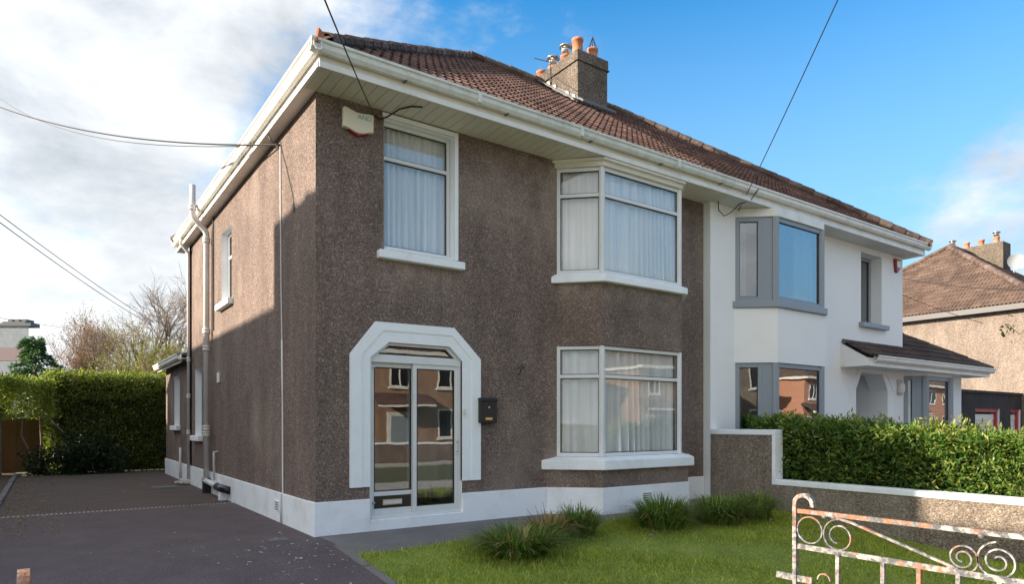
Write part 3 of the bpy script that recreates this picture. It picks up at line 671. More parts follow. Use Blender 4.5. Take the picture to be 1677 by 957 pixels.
slope_tiles(E0 + Vector((0, .015, -.03)), ex, sy, 7.65, sl_len, lambda h: h * cs, lambda h: 7.62, .27, .33, tme, tV, tF, roofA, 300, 'roof_tile_field', 'tile', rank=lambda p: (p - camp).length)
slope_tiles(Vector((-.24, -.68 + 2 * RUN, EZ - .03)), Vector((0, -1, 0)), Vector((cs, 0, PITCH * cs)), 2 * RUN, sl_len, lambda h: h * cs, lambda h: 2 * RUN - h * cs, .27, .33, tme, tV, tF, roofA, 0, 'side_tile_field', 'tile')
cap_tiles((-.06, -.54, EZ + .10), (AX, RY, RZ), roofA, 'hip_tile', 'hip_tile', .115, .34)
cap_tiles((-.22, -.66 + 2 * RUN, EZ), (AX, RY, RZ), roofA, 'hip_tile', 'hip_tile', .14, .34)
cap_tiles((AX, RY, RZ + .02), (7.45, RY, RZ + .02), roofA, 'ridge_tile', 'hip_tile', .13, .36)
MB().slab([(-.26, -.74, EZ - .02), (-.16, -.66, EZ - .02), (-.13, -.61, EZ + .16), (-.22, -.70, EZ + .16)], (.02, -.02, 0)).build('hip_iron', 'terracotta', roofA)

# eaves: boarded soffit, fascia, gutters
def eaves(parent, x0, x1, left, right, smat, fmat, board):
    sf = MB().box(x0, x1, -.585, -.001, 5.618, 5.63).build('soffit', smat, parent)
    me = None; k = 0; x = x0 + .005
    while x < x1 - .02:
        w = min(board, x1 - x)
        if me is None:
            t_ = MB().box(0, board - .008, -.58, -.004, 5.603, 5.616); me = bpy.data.meshes.new('soffit_board'); me.from_pydata(t_.V, [], t_.F); me.materials.append(M[smat])
        o = link('soffit_board', me, sf); o.location = (x - OFF[parent.name][0], 0, random.uniform(-.001, .001)); o.scale = (w / board, 1, 1); x += board
    fb = MB().box(x0 - (.0 if left else 0), x1, -.612, -.588, 5.595, 5.80).build('fascia', fmat, parent, bevel=.004)
    return sf, fb
sfA, fbA = eaves(A_, -.14, 7.448, True, False, 'cream_board', 'cream_board', .145)
MB().box(-.165, 7.448, -.625, -.613, 5.592, 5.665).build('fascia_trim', 'white_gloss', A_, bevel=.004)
MB().box(-.165, -.141, -.612, 9.75, 5.595, 5.80).build('side_fascia', 'white_gloss', A_, bevel=.004)
MB().box(-.14, -.001, .0, 9.75, 5.603, 5.616).build('side_soffit', 'white_gloss', A_)
MB().box(-.185, -.166, -.612, 9.75, 5.59, 5.655).build('side_fascia_trim', 'white_gloss', A_, bevel=.004)
def gutter(name, A, B, out, parent, mat, r=.062, z=5.80, ogee=True):
    A, B = Vector(A), Vector(B); d = (B - A).normalized(); n = Vector(out)
    prof = [(0, .06), (0, -.06), (.03, -.075), (.07, -.07), (.10, -.03), (.105, .02), (.125, .035), (.125, .065), (.112, .065), (.105, .04), (.09, .03), (.085, -.02), (.06, -.05), (.02, -.05), (.012, .06)]
    V = []; k = len(prof)
    for p in (A, B): V += [tuple(p + n * a + Vector((0, 0, z + b))) for a, b in prof]
    F = [(i, (i + 1) % k, k + (i + 1) % k, k + i) for i in range(k)] + [list(range(k)), list(range(k, 2 * k))[::-1]]
    return raw(name, V, F, mat, parent)
gA = gutter('front_gutter', (-.29, -.615, 0), (7.448, -.615, 0), (0, -1, 0), A_, 'gutter_paint')
gS = gutter('side_gutter', (-.168, 9.78, 0), (-.168, -.735, 0), (-1, 0, 0), A_, 'white_gloss')
for x in np.arange(.9, 7.3, 1.55): MB().box(x, x + .03, -.70, -.612, 5.715, 5.723).build('gutter_bracket', 'lead', gA)
for x in (1.95, 3.75, 5.9): MB().box(x, x + .06, -.743, -.62, 5.722, 5.868).build('gutter_union', 'gutter_paint', gA, bevel=.004)

# chimney on the party line
CX0, CX1, CY0, CY1, CT = 6.98, 7.89, 3.1, 5.85, 9.84
ch = MB().box(CX0, CX1, CY0, CY1, 7.6, 9.60).build('chimney', 'chimney_dash', A_, bevel=.02)
MB().box(CX0 - .015, CX1 + .015, CY0 - .015, CY1 + .015, 9.601, CT).build('chimney_cap', 'chimney_dash', ch, bevel=.015)
MB().box(CX0 - .035, CX1 + .035, CY0 - .035, CY1 + .035, 9.585, 9.612).build('drip_course', 'chimney_dash', ch, bevel=.006)
MB().slab([(6.93, 3.02, 8.66), (7.93, 3.02, 8.66), (7.93, 2.86, 8.55), (6.93, 2.86, 8.55)], (0, 0, .05)).slab([(6.965, 3.06, 8.6), (6.965, 4.4, 9.58), (6.965, 4.4, 9.66), (6.965, 3.06, 8.76)], (-.012, 0, 0)).slab([(6.78, 3.02, 8.62), (6.98, 3.02, 8.62), (6.98, 4.4, 9.63), (6.78, 4.4, 9.63)], (0, 0, .035)).build('flashing', 'lead', ch)
mb = MB(); rr = random.Random(5)
for k in (0, 1, 3, 4):
    y = 3.1 + k * .23; z = 8.72 + (y - 3.1) * .73; MB().slab([(6.955, y, z - .05), (6.955, y + .16, z + .02), (6.955, y + .13, z + .13), (6.955, y + .04, z + .06 + rr.random() * .05)], (-.03, 0, 0)).build('mortar_patch', 'mortar_pale', ch)
def pot(x, y, h, r, kind, parent=ch, z=CT - .02):
    p = MB().lathe((x, y, z), [(r * 1.12, 0), (r * 1.1, .05), (r * .96, .09), (r * .92, h - .07), (r * 1.08, h - .06), (r * 1.08, h), (r * .86, h), (r * .8, .1)], 16).build('chimney_pot', 'terracotta', parent, True)
    zt = z + h
    if kind == 'cowl':
        MB().lathe((x, y, zt), [(r * .9, -.02), (r * .9, .12), (r * 1.0, .14)], 14).lathe((x, y, zt + .2), [(r * 1.35, 0), (r * 1.3, .03), (r * .3, .07)], 14).build('cowl', 'steel', parent, True)
    if kind == 'cone':
        mb = MB()
        for k in range(8):
            a = k * math.pi / 4; mb.tube([(x + r * math.cos(a), y + r * math.sin(a), zt - .03), (x, y, zt + .30)], .006, 5)
        mb.build('wire_cone', 'cable', parent)
pot(7.20, 3.36, .42, .125, 'plain'); pot(7.66, 3.36, .34, .12, 'cone'); pot(7.28, 3.88, .30, .12, 'cowl'); pot(7.28, 4.36, .24, .12, 'cowl'); pot(7.32, 4.86, .36, .13, 'plain')
MB().tube([(6.95, 4.05, 9.2), (6.95, 4.05, 10.0), (6.9, 4.05, 10.02)], .012, 6).tube([(6.95, 4.05, 9.95), (6.7, 4.35, 10.1)], .01, 6).tube([(6.96, 3.12, 8.9), (6.96, 4.3, 9.85)], .008, 5).build('aerial_bracket', 'cable', ch)

# pipes on the side wall
def pipe(name, pts, r, mat, parent, collars=(), k=10):
    o = MB().tube(pts, r, k).build(name, mat, parent, True)
    if collars:
        mb = MB()
        for x, y, z in collars: mb.lathe((x, y, z), [(r * 1.02, -.05), (r * 1.32, -.045), (r * 1.32, -.01), (r * 1.18, .0), (r * 1.18, .02), (r * 1.34, .03), (r * 1.34, .055), (r * 1.02, .06)], 12)
        mb.build('collar', mat, o, True)
    return o
Y1 = 6.45
def bend(a, b, n=8):
    return [tuple(Vector(a).lerp(Vector(b), 0) + (Vector(b) - Vector(a)) * 0) for _ in ()]
S_ = [(-.10, Y1, .30), (-.10, Y1, 5.20)]
for i in range(9):
    f_ = i / 8; S_.append((-.10 - .26 * (f_ * f_ * (3 - 2 * f_)), Y1, 5.28 + .40 * f_))
S_ += [(-.36, Y1, 5.75), (-.36, Y1, 6.25)]
pipe('soil_pipe', S_, .058, 'pipe_paint', A_, [(-.10, Y1, 1.2), (-.10, Y1, 1.32), (-.10, Y1, 2.95), (-.10, Y1, 3.3), (-.10, Y1, 5.16), (-.36, Y1, 5.78)])
pipe('downpipe', [(-.23, 8.75, 5.74), (-.23, 8.75, 5.58), (-.06, 8.78, 5.40), (-.06, 8.8, 5.3), (-.06, 8.8, .12)], .036, 'pipe_paint', A_, [(-.06, 8.8, 2.9), (-.06, 8.8, 2.05), (-.06, 8.8, 1.2)], 8)
pipe('waste_pipe', [(.0, 5.85, .86), (-.07, 5.85, .86), (-.07, 5.85, .30)], .024, 'conduit', A_, (), 8)
pipe('waste_pipe', [(-.07, 9.9, .82), (-.07, 9.9, .06)], .028, 'conduit', A_, (), 8)
pipe('drain_pipe', [(-.12, 6.6, .26), (-.12, 5.2, .22)], .055, 'conduit', A_, ())
pipe('drain_bend', [(-.12, 5.32, .225), (-.12, 4.95, .215), (-.05, 4.6, .20)], .07, 'black_plastic', A_, ())
MB().box(-.17, -.03, 6.36, 6.54, -.02, .30).build('pipe_shoe', 'black_plastic', A_, bevel=.02)
MB().box(-.16, -.03, 4.86, 5.02, -.02, .14).build('pipe_block', 'white_masonry', A_, bevel=.01)
pipe('conduit', [(-.012, 1.42, 2.62), (-.014, 1.38, 1.8), (-.014, 1.36, .43), (-.045, 1.36, .41), (-.045, 1.35, .01)], .014, 'conduit', A_, (), 6)
MB().tube([(-.012, 1.50, 5.42), (-.012, 1.49, 4.5), (-.010, 1.47, 3.4), (-.012, 1.42, 2.6)], .009, 6).build('wall_cable', 'conduit', A_)
MB().tube([(-.012, 1.50, 5.42), (-.012, 1.2, 5.0), (-.012, .92, 4.55), (-.01, .85, 4.3)], .006, 6).build('wall_cable', 'cable', A_)
MB().tube([(-.15, 1.62, 5.60), (-.14, 1.55, 5.5), (-.05, 1.5, 5.44), (-.012, 1.5, 5.43)], .010, 6).tube([(-.02, 6.2, 5.6), (-.012, 6.2, 4), (-.012, 6.2, 3.3)], .012, 6).build('wall_cable', 'cable', A_)
MB().box(-.03, .0, 5.62, 5.80, 2.22, 2.42).build('wall_vent', 'white_gloss', A_, bevel=.006)
def grille(o, d, parent):
    b_ = MB(); b_.obox(o, d, 0, .22, 0, .012, .16, .31); g = b_.build('air_brick', 'white_masonry', parent, bevel=.003)
    mb = MB()
    for k in range(4): mb.obox(o, d, .015, .205, .0125, .014, .175 + k * .032, .188 + k * .032)
    mb.build('slot', 'rubber', g)
grille((-.028, 1.70), (0, -1), A_); grille((5.15, -.624), (1, 0), A_)
# hook and bracket
MB().tube([(3.12, 0, 2.17), (3.12, -.05, 2.17), (3.13, -.07, 2.25), (3.18, -.09, 2.27)], .009, 6).tube([(3.1, -.01, 2.26), (3.22, -.03, 2.3)], .007, 6).build('wall_hook', 'cable', A_)

# rear extension
wall('extension_wall', (0, 12.85), (0, -1), 12.85 - 9.06, .40, 2.98, [(12.85 - 11.35, 12.85 - 10.45, 1.36, 2.66)], .3, ['dash', 'surround_white'], A_)
MB().box(.301, 5, 12.55, 12.85, -.3, 2.98).build('extension_end_wall', 'dash', A_)
w4 = window('window', A_, [((.12, 11.34), (.12, 10.46), (), None)], 1.37, 2.655, trans=(), fw=.055)
MB().box(-.10, .12, 10.34, 11.46, 1.24, 1.355).build('sill', 'white_masonry', w4, bevel=.012)
MB().slab([(-.22, 9.06, 3.02), (-.22, 13.0, 3.02), (5, 13.0, 3.7), (5, 9.06, 3.7)], (0, 0, .06)).build('extension_roof', 'lead', A_)
MB().box(-.20, -.17, 9.06, 13.0, 2.86, 3.015).build('extension_fascia', 'white_gloss', A_); MB().box(-.17, -.001, 9.06, 13.0, 2.95, 2.98).build('extension_soffit', 'white_gloss', A_)
gutter('extension_gutter', (-.20, 13.02, 0), (-.20, 8.83, 0), (-1, 0, 0), A_, 'white_gloss', z=2.98)

# things fixed to the wall
al = thing('alarm_box', 'cream burglar alarm box with a red base, high on the pebble-dash wall', 'alarm', (.54, 0, 5.25))
pts = [(.335, 5.235), (.40, 5.225), (.47, 5.20), (.54, 5.185), (.61, 5.195), (.68, 5.225), (.745, 5.235), (.745, 5.47), (.68, 5.468), (.60, 5.455), (.52, 5.45), (.44, 5.468), (.375, 5.487), (.335, 5.485)]
MB().slab([(x, -.005, z) for x, z in pts], (0, -.075, 0)).build('cover', 'cream_plastic', al, bevel=.012)
MB().slab([(.40, -.01, 5.215), (.54, -.01, 5.155), (.69, -.01, 5.213), (.61, -.01, 5.25), (.47, -.01, 5.25)], (0, -.055, 0)).build('lens', 'red_plastic', al, bevel=.006)
fc = bpy.data.curves.new('lettering', 'FONT'); fc.body = 'AND'; fc.size = .088; fc.extrude = .001; fc.materials.append(M['cyan_print'])
ft = bpy.data.objects.new('lettering_curve', fc); lm = bpy.data.meshes.new_from_object(ft); bpy.data.objects.remove(ft); lm.name = 'lettering'; fo = bpy.data.objects.new('lettering', lm); COL.objects.link(fo); fo.parent = al; fo.rotation_euler = (R_(90), 0, 0); fo.location = (.52 - .54, -.0815, 5.37 - 5.25)
lb = thing('letter_box', 'small black wall letter box beside the white door surround', 'letter box', (2.53, 0, 1.42))
MB().slab([(2.385, -.002, 1.43), (2.675, -.002, 1.43), (2.675, -.002, 1.775), (2.385, -.002, 1.775)], (0, -.10, 0)).build('case', 'black_plastic', lb, bevel=.012)
MB().slab([(2.38, -.0, 1.74), (2.68, -.0, 1.74), (2.68, -.0, 1.80), (2.38, -.0, 1.80)], (0, -.118, 0)).build('lid', 'black_plastic', lb, bevel=.015)
MB().box(2.47, 2.585, -.106, -.101, 1.475, 1.51).build('name_plate', 'brass', lb); MB().lathe((2.53, -.104, 1.66), [(.012, -.012), (.012, .012)], 10).build('lock', 'steel', lb)

# ================================================================== WHITE HOUSE (attached)
B_ = thing('white_house', 'semi-detached half with smooth white walls and grey window frames', 'house', (7.45, 0, 0))
yW = -.16
wall('front_wall', (7.452, yW), (1, 0), 7.51, -.3, 5.62, [(12.93 - 7.452, 13.91 - 7.452, 3.80, 5.47), (12.71 - 7.452, 14.20 - 7.452, -.05, 2.62), (8.4 - 7.452, 10.8 - 7.452, .85, 2.50), (8.4 - 7.452, 10.8 - 7.452, 3.85, 5.40)], .45, ['white_render', 'white_render'], B_)
MB().box(14.66, 14.962, .30, 9.05, -.3, 5.62).build('side_wall', 'white_render', B_); MB().box(7.5, 14.65, 8.75, 9.05, -.3, 5.62).build('rear_wall', 'white_render', B_)
MB().box(7.75, 14.65, .30, 8.74, 2.70, 2.95).build('upper_floor', 'interior_wall', B_); MB().box(7.75, 14.65, .30, 8.74, 5.5, 5.58).build('ceiling', 'interior_wall', B_)
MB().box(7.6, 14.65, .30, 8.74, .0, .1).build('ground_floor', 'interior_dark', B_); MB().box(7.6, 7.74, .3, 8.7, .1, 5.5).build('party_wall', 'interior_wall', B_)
MB().box(7.75, 14.65, 4.4, 4.5, .1, 2.69).box(7.75, 14.65, 4.4, 4.5, 2.96, 5.49).build('partition', 'interior_wall', B_)
# recessed doorway with cut corners
MB().slab([(12.70, yW - .004, 2.21), (12.95, yW - .004, 2.63), (12.70, yW - .004, 2.63)], (0, .44, 0)).build('arch_corner', 'white_render', B_)
MB().slab([(14.21, yW - .004, 2.21), (13.93, yW - .004, 2.63), (14.21, yW - .004, 2.63)], (0, .44, 0)).build('arch_corner', 'white_render', B_)
MB().box(12.5, 12.70, .295, 1.3, 0, 2.69).box(14.21, 14.4, .295, 1.3, 0, 2.69).box(12.70, 14.21, 1.2, 1.3, 0, 2.69).build('porch_recess', 'white_render', B_)
mb = MB(); p1 = [(12.42, -.05), (12.42, 2.20), (12.86, 2.80), (14.03, 2.80), (14.50, 2.22), (14.50, -.05)]; p2 = [(12.45, -.05), (12.45, 2.19), (12.875, 2.77), (14.015, 2.77), (14.47, 2.21), (14.47, -.05)]
for i in range(5): mb.slab([(p1[i][0], yW + .01, p1[i][1]), (p1[i + 1][0], yW + .01, p1[i + 1][1]), (p2[i + 1][0], yW + .01, p2[i + 1][1]), (p2[i][0], yW + .01, p2[i][1])], (0, -.03, 0))
mb.build('door_surround', 'white_render', B_)
MB().box(12.9, 13.9, 1.14, 1.199, .05, 2.1).build('door', 'grey_frame', B_, bevel=.01)
# bay
bw = [(8.20, yW), (8.80, -.66), (10.40, -.66), (10.98, yW)]
MB().prism([(8.18, yW), (8.79, -.68), (10.42, -.68), (11.0, yW)], -.3, .82).build('bay_base', 'white_render', B_)
MB().prism([(8.16, yW), (8.78, -.695), (10.50, -.695), (11.10, yW)], 2.60, 3.66).build('bay_wall', 'white_render', B_)
for z0, z1 in ((.84, 2.595), (3.80, 5.43)):
    bm_ = (bw[0][0] + .66 * (bw[1][0] - bw[0][0]), bw[0][1] + .66 * (bw[1][1] - bw[0][1]))
    b_ = window('bay_window', B_, [(bw[0], bm_, (), None), (bw[1], bw[2], (), None), (bw[2], bw[3], (), None)], z0, z1, 'grey_frame', 'glass_new', .085, (), .09, True)
    MB().prism([bm_, bw[1], (bw[1][0] + .03, bw[1][1] + .10), (bm_[0] + .05, bm_[1] + .07)], z0, z1).build('post_panel', 'grey_frame', b_)
    for p in bw[1:3]: MB().lathe((p[0], p[1] + .03, 0), [(.075, z0), (.075, z1)], 8).build('corner_post', 'grey_frame', b_)
    MB().prism(ngon(bw, .10), z0 - .135, z0 - .004).build('sill', 'grey_frame' if z0 > 2 else 'white_render', b_, bevel=.01)
MB().prism(ngon(bw, .04), 5.432, 5.598).build('bay_head', 'white_gloss', B_, bevel=.006)
w5 = window('window', B_, [((12.935, .10), (13.905, .10), (), None)], 3.83, 5.465, 'grey_frame', 'glass_new', .08, (), .08)
MB().box(12.83, 14.08, -.27, .10, 3.69, 3.80).build('sill', 'grey_frame', w5, bevel=.008)
curtain('white voile curtain drawn aside in the upstairs bay of the white house', [(9.7, -.45), (10.35, -.45)], 3.83, 5.42, seed=6)
curtain('thin white curtain at the narrow light of the white upstairs bay', [(8.36, -.08), (8.5, -.19)], 3.83, 5.42, seed=7)
roofB = MB(); roof_base(roofB, 7.451, 15.15, False, True); roofB = roofB.build('roof', 'tile_dark', B_)
slope_tiles(Vector((7.451, -.665, EZ - .03)), ex, sy, 7.70, sl_len, lambda h: 0, lambda h: 7.70 - h * cs, .27, .33, tme, tV, tF, roofB, 0, 'roof_tile_field', 'tile')
cap_tiles((15.15, -.70, EZ), (15.15 - RUN, RY, RZ), roofB, 'hip_tile', 'hip_tile', .14, .34)
cap_tiles((7.46, RY, RZ + .02), (15.15 - RUN, RY, RZ + .02), roofB, 'ridge_tile', 'hip_tile', .13, .36)
eaves(B_, 7.452, 15.10, False, True, 'soffit_grey', 'white_gloss', .62)
MB().box(7.452, 15.12, -.625, -.613, 5.592, 5.655).build('fascia_trim', 'white_gloss', B_, bevel=.004)
MB().box(15.10, 15.124, -.612, 9.7, 5.595, 5.80).build('side_fascia', 'white_gloss', B_); MB().box(14.963, 15.10, -.58, 9.7, 5.603, 5.616).build('side_soffit', 'white_gloss', B_)
gutter('front_gutter', (7.45, -.615, 0), (15.25, -.615, 0), (0, -1, 0), B_, 'white_gloss')
# lean-to roof over door and converted garage
hx, hy, hz, hs = 18.70, -.78, 2.90, .60
MB().box(14.97, 18.42, yW, .10, -.3, .75).box(17.32, 18.42, yW, .10, .751, 2.80).box(14.97, 15.02, yW, .10, .751, 2.80).box(15.021, 17.319, yW, .10, 2.62, 2.80).box(18.12, 18.42, .101, 5, -.3, 2.8).build('garage_wall', 'white_render', B_)
g2 = [(15.04, yW), (15.46, -.5), (16.86, -.5), (17.31, yW)]
b_ = window('bay_window', B_, [(g2[0], (15.27, -.346), (), None), (g2[1], g2[2], (), None), (g2[2], g2[3], (), None)], .76, 2.62, 'grey_frame', 'glass_new', .10, (), .09)
MB().prism(ngon(g2, .03), 2.621, 2.80).prism(ngon(g2, .03), -.3, .755).build('bay_panel', 'white_render', b_)
MB().prism([(15.27, -.346), g2[1], (15.5, -.40), (15.33, -.27)], .76, 2.62).build('post_panel', 'grey_frame', b_)
for p in g2[1:3]: MB().lathe((p[0], p[1] + .03, 0), [(.10, .76), (.10, 2.62)], 8).build('corner_post', 'grey_frame', b_)
lt = MB().add([(12.06, hy, hz), (hx, hy, hz), (hx - 2.3, hy + 2.3, hz + hs * 2.3), (14.97, hy + 2.3, hz + hs * 2.3), (14.97, yW - .002, hz + hs * (yW - hy)), (12.06, yW - .002, hz + hs * (yW - hy)), (hx, 5, hz), (hx - 2.3, 5, hz + hs * 2.3)],
     [(0, 1, 2, 3, 4, 5), (1, 6, 7, 2)]).build('lean_to_roof', 'tile_dark', B_)
tdm, tdV, tdF = tile_mesh('lean_tile', .27, .36, 'tile_dark')
s2 = Vector((0, 1, hs)).normalized(); e0 = Vector((12.06, hy - .03, hz + .0)); tl_ = math.hypot(1, hs)
slope_tiles(e0, ex, s2, 2.92, .84, lambda h: 0, lambda h: 2.95, .27, .32, tdm, tdV, tdF, lt, 60, 'lean_tile_field', 'tile_dark')
slope_tiles(e0 + Vector((2.97, 0, 0)), ex, s2, hx - 15.03, 2.3 * tl_, lambda h: 0, lambda h: hx - 15.03 - h / tl_, .27, .32, tdm, tdV, tdF, lt, 90, 'lean_tile_field', 'tile_dark')
cap_tiles((hx, hy, hz), (hx - 2.3, hy + 2.3, hz + hs * 2.3), lt, 'hip_tile', 'tile_dark', .11, .34)
MB().box(12.06, 14.96, yW - .10, yW - .003, hz + hs * (yW - hy) - .03, hz + hs * (yW - hy) + .03).build('lead_flashing', 'lead', lt)
MB().slab([(12.03, hy + .03, hz - .20), (12.03, yW - .001, hz - .20), (12.03, yW - .001, hz + hs * (yW - hy) - .02), (12.03, hy + .03, hz - .02)], (.03, 0, 0)).build('verge_board', 'white_gloss', lt)
MB().box(12.061, hx, hy + .02, hy + .045, hz - .20, hz - .02).build('lean_fascia', 'white_gloss', lt); MB().box(12.061, hx, hy + .046, yW - .001, hz - .195, hz - .175).build('lean_soffit', 'white_gloss', lt)
gutter('lean_gutter', (12.3, hy + .018, 0), (hx + .06, hy + .018, 0), (0, -1, 0), B_, 'white_gloss', z=hz - .03)
al2 = thing('alarm_siren', 'red and white alarm siren under the eaves of the white house', 'alarm', (14.6, yW, 5.2))
MB().slab([(14.47, yW - .002, 5.52), (14.74, yW - .002, 5.52), (14.74, yW - .002, 5.30), (14.60, yW - .002, 5.17), (14.52, yW - .002, 5.20)], (0, -.06, 0)).build('base', 'red_plastic', al2, bevel=.02)
MB().slab([(14.53, yW - .062, 5.47), (14.69, yW - .062, 5.47), (14.69, yW - .062, 5.33), (14.60, yW - .062, 5.28), (14.53, yW - .062, 5.32)], (0, -.02, 0)).build('cover', 'white_gloss', al2, bevel=.01)
ll = thing('wall_light', 'small white bulkhead light between porch arch and garage window', 'wall light', (14.75, yW, 2.2))
MB().box(14.66, 14.84, yW - .04, yW, 2.12, 2.52).build('back_plate', 'steel', ll); MB().lathe((14.75, yW - .06, 2.30), [(.05, -.14), (.085, -.1), (.095, 0), (.085, .1), (.05, .14)], 12).build('lamp_shade', 'yellow_white', ll, True)

# ================================================================== simpler houses around
def pane_window(parent, o, d, s0, s1, z0, z1, n, fmat='white_gloss', mull=1):
    mb = MB(); op = sashes(mb, (o[0] + d[0] * s0, o[1] + d[1] * s0), d, s1 - s0, z0, z1, n - .03, n + .035, .08, [(s1 - s0) * (k + 1) / (mull + 1) for k in range(mull)], ())
    f = mb.build('window', fmat, parent)
    for q in op: MB().obox((o[0] + d[0] * s0, o[1] + d[1] * s0), d, q[0], q[1], n - .005, n + .004, q[2], q[3]).build('pane', 'dark_pane', f)
    MB().obox((o[0], o[1]), d, s0 - .1, s1 + .1, n - .02, n + .09, z0 - .12, z0 - .005).build('sill', fmat, f)
plain('dark_pane', (.02, .022, .025), .04)
def hip_pair(name, label, loc, rotz, wmat, rmat, front=True, W_=14.9, D=9.05, side_tiles=False, porch=True, doors='white_gloss'):
    h = thing(name, label, 'house', loc, None, rotz, True)
    MB().box(0, W_, 0, D, -.6, 5.6).build('wall', wmat, h)
    mb = MB(); x0, x1, y0, y1 = -.3, W_ + .3, -.55, D + .55; run = (y1 - y0) / 2; rz = 5.84 + .73 * run
    mb.add([(x0, y0, 5.84), (x1, y0, 5.84), (x1, y1, 5.84), (x0, y1, 5.84), (x0 + run, y0 + run, rz), (x1 - run, y0 + run, rz), (x0, y0, 5.62), (x1, y0, 5.62), (x1, y1, 5.62), (x0, y1, 5.62)],
           [(0, 1, 5, 4), (1, 2, 5), (2, 3, 4, 5), (3, 0, 4)])
    r = mb.build('roof', rmat, h)
    MB().add([(x0, y0, 5.61), (x1, y0, 5.61), (x1, y1, 5.61), (x0, y1, 5.61), (x0, y0, 5.82), (x1, y0, 5.82), (x1, y1, 5.82), (x0, y1, 5.82)], [(3, 2, 1, 0), (0, 1, 5, 4), (1, 2, 6, 5), (2, 3, 7, 6), (3, 0, 4, 7)]).build('fascia', 'black_plastic' if side_tiles else 'white_gloss', h)
    c = MB().box(W_ / 2 - .45, W_ / 2 + .45, D / 2 - 1.37, D / 2 + 1.37, 7.5, 9.9).build('chimney', 'chimney_dash', h, bevel=.02)
    for k in range(4): pot(W_ / 2, D / 2 - .95 + k * .62, .36, .125, 'cowl' if k in (0, 3) else 'plain', c, 9.88)
    cap_tiles((x0, y0, 5.84), (x0 + run, y0 + run, rz), r, 'hip_tile', 'hip_tile', .14, .40); cap_tiles((x0, y1, 5.84), (x0 + run, y0 + run, rz), r, 'hip_tile', 'hip_tile', .14, .40)
    cap_tiles((x0 + run, y0 + run, rz), (x1 - run, y0 + run, rz), r, 'ridge_tile', 'hip_tile', .14, .44)
    if side_tiles:
        c_ = 1 / math.hypot(1, .73); ln = run / c_
        slope_tiles(Vector((x0 - .02, y1, 5.82)), Vector((0, -1, 0)), Vector((c_, 0, .73 * c_)), 2 * run, ln, lambda q: q * c_, lambda q: 2 * run - q * c_, .27, .33, *tile_mesh('roof_tile', .27, .355, rmat), r, 0, 'side_tile_field', rmat)
        slope_tiles(Vector((x0, y0 - .02, 5.82)), ex, Vector((0, c_, .73 * c_)), 8, ln, lambda q: q * c_, lambda q: 8, .27, .33, *tile_mesh('roof_tile', .27, .355, rmat), r, 0, 'front_tile_field', rmat)
    if front:
        for m_ in (0, 1):
            X = lambda a, b: (a, b) if not m_ else (W_ - b, W_ - a)
            for s0, s1, z0, z1, mu in ((.9, 2.1, 3.8, 5.2, 1), (3.9, 6.5, 3.8, 5.3, 2), (3.9, 6.5, .9, 2.5, 2)):
                a, b = X(s0, s1); pane_window(h, (0, 0), (1, 0), a, b, z0, z1, .0, 'white_gloss', mu)
            a, b = X(.3, 2.7)
            if porch:
                MB().slab([(a - .5, -1.1, 2.75), (b + .5, -1.1, 2.75), (b + .5, -.0, 3.35), (a - .5, -.0, 3.35)], (0, 0, .08)).build('porch_roof', rmat, h)
                MB().box(a - .5, b + .5, -1.14, -1.05, 2.62, 2.75).build('porch_fascia', 'white_gloss', h)
            MB().box(a + .4, b - .4, -.03, .0, -.2, 2.35).build('door_surround', 'white_gloss', h)
            d_ = MB().box(a + .65, b - .65, -.06, -.031, -.2, 2.1).build('door', 'grey_frame', h)
    return h
nb = thing('neighbouring_house', 'pebble-dash gabled house with a chimney on its ridge, left of the driveway', 'house', (-10, 1.6, 0))
MB().slab([(-13.5, 15.2, -.5), (-6.5, 15.2, -.5), (-6.5, 15.2, 5.0), (-10, 15.2, 7.22), (-13.5, 15.2, 5.0)], (0, -13.6, 0)).build('wall', 'dash', nb)
for sx in (-13.8, -6.2): MB().slab([(sx, 15.3, 4.85), (-10, 15.3, 7.27), (-10, 15.3, 7.36), (sx, 15.3, 4.94)], (0, -13.8, 0)).build('roof_slope', 'tile', nb)
nc = MB().box(-10.35, -9.65, 3.26, 5.75, 6.4, 8.44).build('chimney', 'chimney_dash', nb, bevel=.02)
for k in range(3): pot(-10, 3.7 + k * .6, .2, .11, 'plain', nc, 8.38)
for x_ in (-12.2, -8.8):
    for z_ in (.9, 3.2): pane_window(nb, (x_ - .7, 1.59), (1, 0), 0, 1.4, z_, z_ + 1.3, .0)
hip_pair('tan_house', 'tan pebble-dash house with brown tiled hipped roof beyond the white house', (26.6, .75, 0), 0, 'dash_tan', 'tile_tan', side_tiles=True)
hip_pair('opposite_house', 'pink-brown rendered house across the road facing the porch door', (27.0, -26, -.3), math.pi, 'dash_pink', 'tile')
hip_pair('opposite_house', 'tan rendered house across the road facing the bay window', (46.5, -26, -.3), math.pi, 'dash_pink', 'tile')
hip_pair('opposite_house', 'orange brick house across the road facing the white house', (66.5, -26, -.3), math.pi, 'brick_orange', 'tile_tan')
hip_pair('opposite_house', 'orange brick house at the far end of the row across the road', (86.0, -26, -.3), math.pi, 'brick_orange', 'tile_tan')
hip_pair('opposite_house', 'pebble-dash house across the road at the near end of the row', (7.5, -26, -.3), math.pi, 'dash_grey', 'tile')
for i, (a, b, lab) in enumerate(((-12, 7.5, 'dashed front wall with white coping before the near opposite house'), (8.5, 22.5, 'dashed front wall with white coping before the pink-brown opposite house'), (28, 42, 'dashed front wall with white coping before the tan opposite house'), (47.5, 80, 'dashed front wall with white coping before the orange brick houses'))):
    w_ = thing('front_garden_wall', lab, 'wall', ((a + b) / 2, -19.5, -.4), 'front walls across the road')
    MB().box(a, b, -19.7, -19.5, -.45, .42).build('wall_face', 'dash', w_); MB().box(a - .02, b + .02, -19.73, -19.47, .421, .52).build('coping', 'white_masonry', w_)
